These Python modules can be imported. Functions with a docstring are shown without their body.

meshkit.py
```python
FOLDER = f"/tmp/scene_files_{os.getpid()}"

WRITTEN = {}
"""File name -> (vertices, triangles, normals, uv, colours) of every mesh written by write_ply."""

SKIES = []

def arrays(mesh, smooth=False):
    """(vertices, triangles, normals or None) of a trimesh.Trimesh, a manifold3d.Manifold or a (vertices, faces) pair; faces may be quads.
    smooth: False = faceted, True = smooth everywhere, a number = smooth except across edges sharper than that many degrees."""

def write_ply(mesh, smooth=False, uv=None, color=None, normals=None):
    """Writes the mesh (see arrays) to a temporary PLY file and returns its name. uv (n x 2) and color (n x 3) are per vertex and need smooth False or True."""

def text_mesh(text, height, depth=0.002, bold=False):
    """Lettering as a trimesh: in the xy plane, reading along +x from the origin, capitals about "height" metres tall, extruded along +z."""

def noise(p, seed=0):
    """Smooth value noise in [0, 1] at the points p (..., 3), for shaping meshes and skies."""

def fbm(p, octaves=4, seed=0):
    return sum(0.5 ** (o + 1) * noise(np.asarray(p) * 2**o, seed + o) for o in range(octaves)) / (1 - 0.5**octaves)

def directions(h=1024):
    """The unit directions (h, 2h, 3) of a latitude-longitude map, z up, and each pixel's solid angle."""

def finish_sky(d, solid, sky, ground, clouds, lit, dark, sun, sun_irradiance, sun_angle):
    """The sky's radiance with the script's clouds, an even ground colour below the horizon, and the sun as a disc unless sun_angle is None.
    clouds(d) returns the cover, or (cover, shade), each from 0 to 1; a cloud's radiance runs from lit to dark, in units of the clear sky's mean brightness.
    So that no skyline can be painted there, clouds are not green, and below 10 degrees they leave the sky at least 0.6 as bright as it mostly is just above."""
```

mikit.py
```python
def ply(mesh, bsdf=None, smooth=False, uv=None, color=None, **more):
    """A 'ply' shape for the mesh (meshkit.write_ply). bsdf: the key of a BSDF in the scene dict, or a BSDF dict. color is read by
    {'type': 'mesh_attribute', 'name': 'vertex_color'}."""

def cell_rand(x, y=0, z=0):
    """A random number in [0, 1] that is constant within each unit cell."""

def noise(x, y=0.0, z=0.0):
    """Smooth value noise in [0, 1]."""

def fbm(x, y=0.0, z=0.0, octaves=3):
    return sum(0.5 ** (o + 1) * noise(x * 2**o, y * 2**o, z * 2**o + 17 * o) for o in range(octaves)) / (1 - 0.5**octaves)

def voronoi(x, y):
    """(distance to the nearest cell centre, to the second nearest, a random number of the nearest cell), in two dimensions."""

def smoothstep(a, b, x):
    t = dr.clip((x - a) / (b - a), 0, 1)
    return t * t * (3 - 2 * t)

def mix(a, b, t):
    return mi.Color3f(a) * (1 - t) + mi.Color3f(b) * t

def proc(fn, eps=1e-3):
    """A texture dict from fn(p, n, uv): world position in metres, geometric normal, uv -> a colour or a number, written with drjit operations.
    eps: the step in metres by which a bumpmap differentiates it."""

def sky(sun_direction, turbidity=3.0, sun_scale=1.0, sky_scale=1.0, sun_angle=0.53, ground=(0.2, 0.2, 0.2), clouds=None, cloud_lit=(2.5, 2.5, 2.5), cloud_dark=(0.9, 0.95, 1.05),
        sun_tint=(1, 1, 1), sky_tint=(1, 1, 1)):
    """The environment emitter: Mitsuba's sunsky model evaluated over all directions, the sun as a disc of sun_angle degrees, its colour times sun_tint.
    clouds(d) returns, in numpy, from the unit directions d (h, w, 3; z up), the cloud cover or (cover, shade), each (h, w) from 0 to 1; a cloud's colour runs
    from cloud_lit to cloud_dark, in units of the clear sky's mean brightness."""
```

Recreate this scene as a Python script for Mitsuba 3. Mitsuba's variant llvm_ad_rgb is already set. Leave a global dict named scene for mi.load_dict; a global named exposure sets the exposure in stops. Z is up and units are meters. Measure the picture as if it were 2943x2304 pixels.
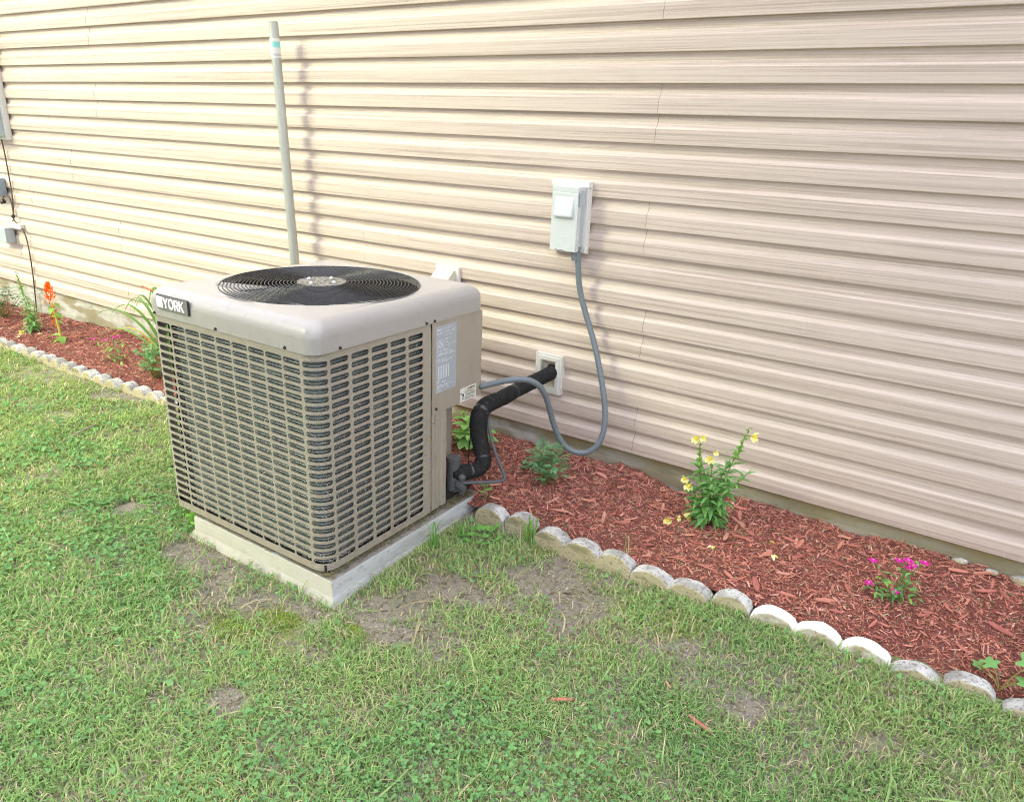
import math, random
import numpy as np, trimesh, drjit as dr, mitsuba as mi, manifold3d as m3
import mikit, meshkit
from mikit import noise, fbm, smoothstep, mix, cell_rand

# ---------------------------------------------------------------- camera, sky, exposure
T = mi.ScalarTransform4f
CAM = np.array([0.0, -3.01155, 1.40302])
FWD = np.array([-0.51039202, 0.78953962, -0.34077438]); UP = np.array([-0.21909528, 0.26380738, 0.93936304])
scene, labels = {}, {}
scene['camera'] = {'type': 'perspective', 'fov': 68.879, 'fov_axis': 'x', 'near_clip': 0.05, 'far_clip': 400.0,
                   'to_world': T().look_at(origin=CAM.tolist(), target=(CAM + FWD).tolist(), up=UP.tolist())}
SUN = (-0.50, -0.72, 0.62)
scene['sky'] = mikit.sky(SUN, turbidity=3, sun_scale=0.21, sun_angle=22.0, sun_tint=(0.68, 0.86, 0.74),
                         clouds=lambda d: (np.full(d.shape[:2], 0.9), 1 - np.clip(d[..., 2], 0, 1) ** 0.8), cloud_lit=(1.62, 1.60, 1.74), cloud_dark=(0.62, 0.60, 0.63))
exposure = 4.42

rng = np.random.default_rng(7)
PI = math.pi
LAP = 0.1143

# ---------------------------------------------------------------- helpers
def numbered(key):
    if key not in scene and key not in labels: return key
    k = 1
    while f'{key}_{k:03d}' in scene or f'{key}_{k:03d}' in labels: k += 1
    return f'{key}_{k:03d}'

def thing(name, label, cat, group=None):
    key = numbered(name); labels[key] = {'label': label, 'category': cat}
    if group: labels[key]['group'] = group
    return key

def obj(name, mesh, bsdf, parent=None, smooth=False, color=None, label=None, **more):
    key = numbered(f'{parent}__{name}' if parent else name)
    scene[key] = mikit.ply(mesh, bsdf, smooth=smooth, color=color, **more)
    if label: labels[key] = {'label': label}
    return key

def one(name, mesh, bsdf, label, cat, group=None, smooth=False, color=None):
    key = numbered(name); scene[key] = mikit.ply(mesh, bsdf, smooth=smooth, color=color)
    labels[key] = {'label': label, 'category': cat}
    if group: labels[key]['group'] = group
    return key

def cc(*ms):
    ms = [m if isinstance(m, trimesh.Trimesh) else tm(m) for m in ms]
    return trimesh.util.concatenate(ms)

def tm(m):
    if hasattr(m, 'to_mesh'):
        q = m.to_mesh(); return trimesh.Trimesh(np.array(q.vert_properties[:, :3]), np.array(q.tri_verts), process=False)
    return trimesh.Trimesh(np.asarray(m[0]), np.asarray(m[1]), process=False)

def box(x0, x1, y0, y1, z0, z1, r=0.0):
    if r <= 0:
        return trimesh.creation.box(bounds=[[min(x0, x1), min(y0, y1), min(z0, z1)], [max(x0, x1), max(y0, y1), max(z0, z1)]])
    pts = []
    lo = np.array([min(x0, x1), min(y0, y1), min(z0, z1)]) + r; hi = np.array([max(x0, x1), max(y0, y1), max(z0, z1)]) - r
    s = m3.Manifold.sphere(r, 12)
    out = [s.translate((a, b, c)) for a in (lo[0], hi[0]) for b in (lo[1], hi[1]) for c in (lo[2], hi[2])]
    return tm(m3.Manifold.batch_hull(out))

def tube(points, radii, sides=8, caps=True):
    p = np.asarray(points, float); n = len(p)
    r = np.broadcast_to(np.asarray(radii, float), (n,))
    t = np.gradient(p, axis=0); t /= np.linalg.norm(t, axis=1, keepdims=True) + 1e-12
    a = np.cross(t[0], [0, 0, 1.0] if abs(t[0][2]) < 0.9 else [1.0, 0, 0]); a /= np.linalg.norm(a)
    A = [a]
    for i in range(1, n):
        a = A[-1] - t[i] * (A[-1] @ t[i]); A.append(a / np.linalg.norm(a))
    A = np.array(A); B = np.cross(t, A)
    th = np.arange(sides) * 2 * PI / sides
    v = p[:, None] + r[:, None, None] * (np.cos(th)[None, :, None] * A[:, None] + np.sin(th)[None, :, None] * B[:, None])
    i, j = np.meshgrid(np.arange(n - 1), np.arange(sides), indexing='ij')
    q = np.stack([i * sides + j, i * sides + (j + 1) % sides, (i + 1) * sides + (j + 1) % sides, (i + 1) * sides + j], -1).reshape(-1, 4)
    f = np.vstack([q[:, [0, 1, 2]], q[:, [0, 2, 3]]]); v = v.reshape(-1, 3)
    if caps:
        k = len(v); v = np.vstack([v, p[:1], p[-1:]])
        j = np.arange(sides); j2 = (j + 1) % sides; e = (n - 1) * sides
        f = np.vstack([f, np.stack([j2, j, j * 0 + k], 1), np.stack([e + j, e + j2, j * 0 + k + 1], 1)])
    return trimesh.Trimesh(v, f, process=False)

def spline(pts, n=60):
    from scipy.interpolate import CubicSpline
    p = np.asarray(pts, float); d = np.r_[0, np.cumsum(np.linalg.norm(np.diff(p, axis=0), axis=1) ** 0.5)]
    return CubicSpline(d, p)(np.linspace(0, d[-1], n))

def moved(m, M):
    m = m.copy(); m.apply_transform(M); return m

def shift(m, x, y, z): return moved(m, trimesh.transformations.translation_matrix([x, y, z]))

def sphere(r, c=(0, 0, 0), sub=2, scale=(1, 1, 1)):
    m = trimesh.creation.icosphere(sub, r); m.apply_scale(scale); m.apply_translation(c); return m

def cyl(r, p0, p1, n=24): return tube([p0, p1], r, n)

FRONT = np.array([[1, 0, 0, 0], [0, 0, -1, 0], [0, 1, 0, 0], [0, 0, 0, 1.0]])   # text on a face that looks towards -y
RIGHT = np.array([[0, 0, 1, 0], [1, 0, 0, 0], [0, 1, 0, 0], [0, 0, 0, 1.0]])    # text on a face that looks towards +x

def text(s, h, M, at, width=None, depth=0.0012, bold=True):
    m = meshkit.text_mesh(s, h, depth, bold)
    if width: m.apply_scale([width / (m.bounds[1][0] - m.bounds[0][0]), 1, 1])
    m.apply_translation([-m.bounds[0][0], 0, 0]); m.apply_transform(M); m.apply_translation(at); return m

def np_noise(x, y, f, seed=0, z=0.0):
    return meshkit.fbm(np.stack([np.asarray(x) * f, np.asarray(y) * f, np.zeros_like(np.asarray(x, float)) + z], -1), 3, seed)

# ---------------------------------------------------------------- materials
def rgb(*c): return {'type': 'rgb', 'value': list(c)}
def pr(c, rough=0.5, spec=0.5, two=True, **k):
    b = {'type': 'principled', 'base_color': c if isinstance(c, dict) else rgb(*c), 'roughness': rough, 'specular': spec, **k}
    return {'type': 'twosided', 'bsdf': b} if two else b
VC = {'type': 'mesh_attribute', 'name': 'vertex_color'}

def siding_fn(p, n, uv):
    lap = dr.floor(p.z / LAP + 0.001); row = dr.floor(p.z / (2 * LAP) + 0.001)
    zz = p.z + 0.004 * noise(p.x * 0.9, row)
    a = noise(p.x * 0.55 + row * 7.3, zz * 95.0, lap)
    b = noise(p.x * 2.2 + row * 3.1, zz * 330.0, 3.0)
    c = noise(p.x * 9.0 + row * 1.7, zz * 700.0, 5.0)
    d = fbm(p.x * 0.8, zz * 9.0 + row * 2.0)
    e = noise(p.x * 0.35 + row * 4.1, zz * 40.0, 9.0)
    v = 0.22 * smoothstep(0.45, 0.9, a) + 0.36 * b + 0.22 * c + 0.12 * d + 0.10 * e
    col = mix((0.59, 0.498, 0.437), (0.39, 0.312, 0.265), smoothstep(0.25, 0.85, v))
    low = smoothstep(0.5, 0.0, p.z) * fbm(p.x * 3, p.z * 14.0)
    return mix(col, (0.47, 0.40, 0.33), 0.35 * low)
scene['mat_siding'] = pr(mikit.proc(siding_fn), 0.42, 0.45)

def foundation_fn(p, n, uv):
    g = fbm(p.x * 7, p.z * 22, p.y * 9); s = fbm(p.x * 23, p.z * 40, 3.0); t = fbm(p.x * 1.6, p.z * 6, 8.0)
    col = mix((0.36, 0.345, 0.30), (0.50, 0.49, 0.46), s)
    col = mix(col, (0.24, 0.20, 0.11), smoothstep(0.42, 0.68, g) * 0.8)
    right = smoothstep(-4.6, -2.2, p.x)
    col = mix(col, (0.26, 0.23, 0.135), right * smoothstep(0.25, 0.6, t) * 0.75)
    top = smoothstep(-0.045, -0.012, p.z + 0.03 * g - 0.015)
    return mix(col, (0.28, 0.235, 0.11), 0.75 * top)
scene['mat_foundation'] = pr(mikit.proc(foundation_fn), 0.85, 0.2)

def paint_fn(p, n, uv):
    g = fbm(p.x * 3.1, p.y * 3.7, p.z * 3.3); s = fbm(p.x * 40, p.y * 40, p.z * 9)
    drip = noise(p.x * 60, p.y * 60, p.z * 2.0)
    col = mix((0.30, 0.268, 0.222), (0.34, 0.305, 0.252), g)
    col = mix(col, (0.27, 0.215, 0.15), 0.35 * smoothstep(0.55, 0.85, s))
    col = mix(col, (0.25, 0.21, 0.15), 0.35 * smoothstep(0.15, -0.13, p.z) * drip)
    return col
def paint_rough(p, n, uv): return 0.30 + 0.18 * fbm(p.x * 13, p.y * 13, p.z * 13)
scene['mat_tan'] = pr(mikit.proc(paint_fn), mikit.proc(paint_rough), 0.5)
def cap_fn(p, n, uv):
    g = fbm(p.x * 5, p.y * 5, p.z * 5); s = fbm(p.x * 37, p.y * 31, p.z * 31)
    col = mix((0.315, 0.298, 0.282), (0.35, 0.332, 0.315), g)
    return mix(col, (0.235, 0.215, 0.19), 0.3 * smoothstep(0.6, 0.85, s))
scene['mat_cap'] = pr(mikit.proc(cap_fn), mikit.proc(lambda p, n, uv: 0.20 + 0.22 * fbm(p.x * 9, p.y * 9, p.z * 9)), 0.7, clearcoat=0.5, clearcoat_gloss=0.8)

def coil_fn(p, n, uv):
    a = noise(p.x * 14, p.y * 14, p.z * 14); f = noise((p.x + p.y) * 320, p.z * 30)
    d = fbm(p.x * 9, p.y * 9, p.z * 26)
    col = mix((0.07, 0.082, 0.082), (0.17, 0.195, 0.195), 0.5 * f + 0.5 * a)
    return mix(col, (0.24, 0.25, 0.24), 0.7 * smoothstep(0.58, 0.8, d))
scene['mat_coil'] = pr(mikit.proc(coil_fn), 0.55, 0.4)

def concrete_fn(p, n, uv):
    g = fbm(p.x * 9, p.y * 9, p.z * 9); s = fbm(p.x * 55, p.y * 55, p.z * 55); t = fbm(p.x * 3, p.y * 3, p.z * 22)
    col = mix((0.41, 0.43, 0.425), (0.52, 0.54, 0.545), g)
    col = mix(col, (0.31, 0.30, 0.26), 0.5 * smoothstep(0.5, 0.75, t))
    col = mix(col, (0.25, 0.24, 0.20), 0.45 * smoothstep(0.60, 0.75, s))
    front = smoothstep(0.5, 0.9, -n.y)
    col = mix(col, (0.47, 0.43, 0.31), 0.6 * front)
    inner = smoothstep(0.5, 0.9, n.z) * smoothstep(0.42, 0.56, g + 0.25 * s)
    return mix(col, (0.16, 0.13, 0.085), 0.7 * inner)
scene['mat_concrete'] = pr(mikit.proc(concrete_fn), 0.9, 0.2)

def stone_common(p, n, white):
    g = fbm(p.x * 16, p.y * 16, p.z * 16); s = fbm(p.x * 130, p.y * 130, p.z * 130)
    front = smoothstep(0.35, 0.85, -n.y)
    if white:
        top = mix((0.84, 0.84, 0.82), (0.68, 0.67, 0.63), smoothstep(0.55, 0.8, s))
    else:
        top = mix((0.31, 0.305, 0.285), (0.54, 0.54, 0.52), smoothstep(0.35, 0.7, g))
        top = mix(top, (0.15, 0.145, 0.125), 0.7 * smoothstep(0.52, 0.72, s))
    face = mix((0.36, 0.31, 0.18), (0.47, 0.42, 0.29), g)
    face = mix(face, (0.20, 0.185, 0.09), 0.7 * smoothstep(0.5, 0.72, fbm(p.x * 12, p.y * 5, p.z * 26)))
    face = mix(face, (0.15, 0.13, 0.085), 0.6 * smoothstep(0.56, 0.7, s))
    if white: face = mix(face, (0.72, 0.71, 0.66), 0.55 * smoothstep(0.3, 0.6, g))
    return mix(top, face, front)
scene['mat_stone'] = pr(mikit.proc(lambda p, n, uv: stone_common(p, n, False)), 0.9, 0.2)
scene['mat_stone_white'] = pr(mikit.proc(lambda p, n, uv: stone_common(p, n, True)), 0.85, 0.25)

def soil_fn(p, n, uv):
    g = fbm(p.x * 5, p.y * 5); s = fbm(p.x * 60, p.y * 60); t = noise(p.x * 190, p.y * 190); m = fbm(p.x * 2.3 + 4, p.y * 2.3)
    col = mix((0.155, 0.138, 0.118), (0.285, 0.26, 0.235), 0.5 * g + 0.5 * s)
    col = mix(col, (0.10, 0.082, 0.06), 0.7 * smoothstep(0.62, 0.8, t))
    col = mix(col, (0.42, 0.39, 0.34), 0.6 * smoothstep(0.80, 0.9, noise(p.x * 95, p.y * 95, 5.0)))
    col = mix(col, (0.24, 0.225, 0.13), 0.25 * smoothstep(0.35, 0.6, s))
    return mix(col, (0.20, 0.25, 0.07), 0.7 * smoothstep(0.56, 0.72, m) * smoothstep(0.3, 0.55, s))
scene['mat_soil'] = pr(mikit.proc(soil_fn), 0.95, 0.1)

scene['mat_vcolor'] = pr(VC, 0.7, 0.3)
scene['mat_leaf'] = {'type': 'principledthin', 'base_color': VC, 'roughness': 0.5, 'diff_trans': 0.7, 'eta': 1.35}
def white_fn(p, n, uv):
    return mix((0.66, 0.655, 0.615), (0.58, 0.57, 0.51), smoothstep(0.6, 0.95, fbm(p.x * 30, p.y * 30, p.z * 18)))
scene['mat_white'] = pr(mikit.proc(white_fn), 0.45, 0.45)
scene['mat_box_grey'] = pr((0.40, 0.45, 0.475), 0.4, 0.5)
scene['mat_box_white'] = pr((0.55, 0.585, 0.585), 0.4, 0.5)
scene['mat_cream'] = pr((0.58, 0.57, 0.47), 0.5, 0.4)
scene['mat_black'] = pr((0.018, 0.018, 0.02), 0.45, 0.5)
scene['mat_wire'] = pr((0.022, 0.023, 0.026), 0.32, 0.6)
def foam_fn(p, n, uv):
    s = fbm(p.x * 60, p.y * 60, p.z * 60); d = noise(p.x * 170, p.y * 170, p.z * 170)
    col = mix((0.007, 0.0075, 0.008), (0.022, 0.022, 0.023), s)
    return mix(col, (0.16, 0.155, 0.14), 0.7 * smoothstep(0.86, 0.93, d))
scene['mat_foam'] = pr(mikit.proc(foam_fn), 0.8, 0.3)
scene['mat_conduit'] = pr((0.145, 0.172, 0.192), 0.38, 0.5)
scene['mat_blue_grey'] = pr((0.27, 0.34, 0.40), 0.4, 0.5)
scene['mat_dark_metal'] = pr((0.07, 0.06, 0.055), 0.4, 0.5, metallic=0.5)
scene['mat_copper_grey'] = pr((0.085, 0.09, 0.095), 0.55, 0.4)
def galv_fn(p, n, uv):
    g = noise(p.x * 45, p.y * 45, p.z * 9); return mix((0.38, 0.40, 0.36), (0.50, 0.51, 0.47), g)
scene['mat_galvanised'] = pr(mikit.proc(galv_fn), 0.42, 0.5, metallic=0.55)
def hub_fn(p, n, uv):
    s = fbm(p.x * 120, p.y * 120); return mix((0.09, 0.08, 0.068), (0.24, 0.225, 0.20), smoothstep(0.35, 0.65, s))
scene['mat_hub'] = pr(mikit.proc(hub_fn), 0.6, 0.4)
scene['mat_bolt'] = pr((0.5, 0.51, 0.52), 0.25, 0.5, metallic=0.9)
scene['mat_cord'] = pr((0.13, 0.095, 0.06), 0.6, 0.3)
scene['mat_badge'] = pr((0.19, 0.18, 0.16), 0.35, 0.5)
scene['mat_letter'] = pr((0.85, 0.85, 0.88), 0.3, 0.5)
def plate_fn(p, n, uv):
    y, z = p.y, p.z
    row = dr.floor(z * 210.0); fr = z * 210.0 - row
    word = noise(y * 190.0, row * 3.7, 2.0); gap = cell_rand(row, 4.0)
    line = dr.select((fr > 0.30) & (fr < 0.78) & (word > 0.40) & (gap > 0.25), 1.0, 0.0)
    line = line * dr.select(y < -0.800 + 0.035 + 0.095 * cell_rand(row, 9.0), 1.0, 0.0)
    table = dr.select((z > 0.448) & (z < 0.505), 1.0, 0.0)
    bars = dr.select((dr.abs((y + 0.79) / 0.016 - dr.floor((y + 0.79) / 0.016) - 0.5) < 0.27) & (y < -0.715), 1.0, 0.0)
    line = dr.select(table > 0.5, bars * 0.8, line)
    edge = dr.select((y < -0.795) | (y > -0.672), 0.0, 1.0)
    return mix((0.33, 0.365, 0.40), (0.66, 0.69, 0.72), line * edge * 0.75)
scene['mat_rating'] = pr(mikit.proc(plate_fn), 0.3, 0.5)

# ---------------------------------------------------------------- setting: ground
def ground_z(x, y):
    z = -0.222 + 0.045 * (np.clip(-0.66 - y, -0.7, 0.9) * -0.45) + 0.040 * np.clip((x + 1.2) / 0.9, 0, 1) * np.clip((y + 1.5) / 0.6, 0, 1)
    z = z - 0.006 * np.clip(-3.0 - x, 0, 6)
    n = meshkit.fbm(np.stack([x * 1.3, y * 1.3, x * 0], -1), 3, 5) - 0.5
    n2 = meshkit.fbm(np.stack([x * 14, y * 14, x * 0], -1), 3, 9) - 0.5
    return z + 0.030 * n + 0.012 * n2

def axis(lo, hi, fine_lo, fine_hi, step, grow=1.35):
    a = list(np.arange(fine_lo, fine_hi + 1e-9, step)); s = step
    while a[-1] < hi: s *= grow; a.append(min(a[-1] + s, hi))
    s = step
    while a[0] > lo: s *= grow; a.insert(0, max(a[0] - s, lo))
    return np.array(a)

def grid(xs, ys, zf):
    X, Y = np.meshgrid(xs, ys, indexing='ij'); Z = zf(X, Y)
    v = np.stack([X, Y, Z], -1).reshape(-1, 3); n = len(ys)
    i, j = np.meshgrid(np.arange(len(xs) - 1), np.arange(n - 1), indexing='ij'); k = i * n + j
    q = np.stack([k, k + n, k + n + 1, k + 1], -1).reshape(-1, 4)
    return v, np.vstack([q[:, [0, 1, 2]], q[:, [0, 2, 3]]])

v, f = grid(axis(-60, 60, -7.5, 1.6, 0.03), axis(-60, 60, -3.3, 0.05, 0.03), ground_z)
obj('lawn_ground', (v, f), 'mat_soil', smooth=True); labels['lawn_ground'] = {'kind': 'structure', 'label': 'bare grey brown soil of the patchy lawn'}

def mulch_z(x, y):
    t = np.clip((y + 0.60) / 0.62, 0, 1)
    wall = np.interp(x, [-8, -6.9, -5.5, -4.0, -2.0, 2.0], [-0.25, -0.225, -0.165, -0.13, -0.088, -0.068])
    edge = np.interp(x, [-8, -5.5, -4.0, -1.8, 0.6], [-0.235, -0.20, -0.185, -0.175, -0.165])
    z = edge + (wall - edge) * t ** 0.8 + 0.012 * np.sin(np.clip(t, 0, 1) * PI)
    n = meshkit.fbm(np.stack([x * 3.1, y * 3.1, x * 0], -1), 3, 31) - 0.5
    n2 = meshkit.fbm(np.stack([x * 22, y * 22, x * 0], -1), 2, 12) - 0.5
    dip = 0.06 * np.exp(-((x + 1.0) / 0.10) ** 2) * np.exp(-((y - 0.0) / 0.05) ** 2)
    return z + 0.055 * n + 0.02 * n2 - dip

# ---------------------------------------------------------------- house wall
house = thing('house_wall', 'house wall clad in pale wood grain vinyl siding above a stained concrete foundation', 'house')
PROF = np.array([(0.0205, 0.0010), (0.0014, 0.0000), (0.0, 0.0016), (0.0, 0.0570), (0.0013, 0.0605), (0.0052, 0.0652), (0.0115, 0.0710), (0.0160, 0.0775),
                 (0.0187, 0.0860), (0.0203, 0.0970), (0.0210, LAP + 0.006)])
def siding_panel(x0, x1, row, dy):
    n = max(2, int((x1 - x0) / 0.35) + 1)
    xs = np.linspace(x0, x1, n)
    prof = np.vstack([PROF + [0, 2 * row * LAP], PROF + [0, (2 * row + 1) * LAP]])
    m = len(prof)
    X = np.repeat(xs[:, None], m, 1); Y = np.repeat(prof[None, :, 0], n, 0).copy(); Z = np.repeat(prof[None, :, 1], n, 0).copy()
    w = np_noise(X * 1.0, Z * 0 + row * 3.3, 1.1, 40) - 0.5
    Y += dy + 0.0035 * w; Z += 0.0022 * (np_noise(X, Z * 0 + row * 1.9, 0.8, 77) - 0.5)
    v = np.stack([X, Y, Z], -1).reshape(-1, 3)
    i, j = np.meshgrid(np.arange(n - 1), np.arange(m - 1), indexing='ij')
    ok = j != len(PROF) - 1; i, j = i[ok], j[ok]; k = i * m + j
    q = np.stack([k, k + m, k + m + 1, k + 1], -1)
    return v, np.vstack([q[:, [0, 1, 2]], q[:, [0, 2, 3]]])
SEAMS = {0: (-5.376, -1.268), 1: (-6.94, -3.25), 2: (-5.39, -1.275), 3: (-6.60, -2.955), 4: (-5.909, -1.308), 5: (-7.9, -4.25),
         6: (-5.467, -1.305), 7: (-7.9, -4.229), 8: (-5.437, -1.319), 9: (-6.9, -3.2), 10: (-5.5, -1.5), 11: (-6.8, -3.1)}
for row in range(12):
    ed = [-12.0] + list(SEAMS[row]) + [3.2]
    for k in range(len(ed) - 1):
        obj('siding_panel', siding_panel(ed[k] + 0.0007, ed[k + 1] - 0.0009, row, 0.0 if k % 2 == 0 else 0.0009), 'mat_siding', house, smooth=50)
obj('sheathing', box(-12.0, 3.2, 0.0265, 0.16, 0.001, 24 * LAP), 'mat_black', house)
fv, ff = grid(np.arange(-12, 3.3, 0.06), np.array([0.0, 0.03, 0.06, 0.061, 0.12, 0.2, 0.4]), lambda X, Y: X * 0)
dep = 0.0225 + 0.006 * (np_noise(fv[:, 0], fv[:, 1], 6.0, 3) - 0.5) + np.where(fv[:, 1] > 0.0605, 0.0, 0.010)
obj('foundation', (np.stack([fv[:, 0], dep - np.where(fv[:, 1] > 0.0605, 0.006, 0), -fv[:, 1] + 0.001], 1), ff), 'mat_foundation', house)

# ---------------------------------------------------------------- mulch bed
def splinters(n, xr, yr, lmin, lmax, seed, zf, lift=0.004):
    r = np.random.default_rng(seed)
    x = r.uniform(*xr, n); y = r.uniform(*yr, n); z = zf(x, y) + r.uniform(-0.002, lift, n)
    L = lmin + (lmax - lmin) * r.random(n) ** 2.2; Wd = np.minimum(0.0012 + 0.0035 * r.random(n) ** 1.5 + 0.06 * L * r.random(n), 0.009); H = Wd * r.uniform(0.25, 0.7, n)
    a = r.uniform(0, 2 * PI, n); tilt = r.normal(0, 0.30, n); roll = r.normal(0, 0.5, n)
    d = np.stack([np.cos(a) * np.cos(tilt), np.sin(a) * np.cos(tilt), np.sin(tilt)], 1)
    s = np.stack([-np.sin(a), np.cos(a), a * 0], 1); u = np.cross(d, s)
    s2 = s * np.cos(roll)[:, None] + u * np.sin(roll)[:, None]; u2 = -s * np.sin(roll)[:, None] + u * np.cos(roll)[:, None]
    c = np.stack([x, y, z], 1); e = r.uniform(0.1, 0.9, n)[:, None] ; k1 = r.uniform(0.3, 1.0, n)[:, None]
    Lh, Ww, Hh = L[:, None] / 2, Wd[:, None] / 2, H[:, None] / 2
    V = np.stack([c - d * Lh, c - d * Lh * e + s2 * Ww + u2 * Hh, c - d * Lh * e - s2 * Ww + u2 * Hh, c - d * Lh * e - u2 * Hh,
                  c + d * Lh * e + s2 * Ww * k1 + u2 * Hh, c + d * Lh * e - s2 * Ww * k1 + u2 * Hh, c + d * Lh * e - u2 * Hh, c + d * Lh], 1)
    F = np.array([[0, 1, 2], [0, 2, 3], [0, 3, 1], [1, 4, 5], [1, 5, 2], [2, 5, 6], [2, 6, 3], [3, 6, 4], [3, 4, 1], [7, 5, 4], [7, 6, 5], [7, 4, 6]])
    return V.reshape(-1, 3), (F[None] + 8 * np.arange(n)[:, None, None]).reshape(-1, 3), n

def mulch_colors(n, seed):
    r = np.random.default_rng(seed)
    t = r.random(n); base = np.array([0.50, 0.195, 0.138])[None] * (0.45 + 0.85 * r.random(n))[:, None]
    light = np.array([0.62, 0.34, 0.27]); dark = np.array([0.16, 0.062, 0.05])
    base = np.where((t > 0.86)[:, None], light * (0.8 + 0.4 * r.random(n))[:, None], base)
    base = np.where((t < 0.16)[:, None], dark, base)
    green = (r.random(n) < 0.04)[:, None]; straw = (r.random(n) < 0.03)[:, None]
    base = np.where(green, np.array([0.20, 0.22, 0.12]), base)
    return np.where(straw, np.array([0.40, 0.33, 0.20]), base)

bv, bf = grid(np.arange(-8.6, 1.8, 0.03), np.arange(-0.615, 0.021, 0.02), mulch_z)
parts_v, parts_f, parts_c, off = [bv], [bf], [np.tile([0.15, 0.05, 0.038], (len(bv), 1))], len(bv)
for n, xr, yr, l0, l1, sd in [(46000, (-2.2, 1.2), (-0.605, 0.012), 0.008, 0.055, 1), (9000, (-2.2, 1.2), (-0.605, 0.012), 0.004, 0.02, 2),
                              (22000, (-8.2, -2.2), (-0.605, 0.012), 0.015, 0.075, 3)]:
    vv, fc, m = splinters(n, xr, yr, l0, l1, sd, mulch_z)
    parts_v.append(vv); parts_f.append(fc + off); parts_c.append(np.repeat(mulch_colors(m, sd + 50), 8, 0)); off += len(vv)
obj('mulch', (np.vstack(parts_v), np.vstack(parts_f)), 'mat_vcolor', color=np.vstack(parts_c))
labels['mulch'] = {'label': 'shredded red bark mulch covering the flower bed along the wall', 'category': 'mulch', 'kind': 'stuff'}

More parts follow.
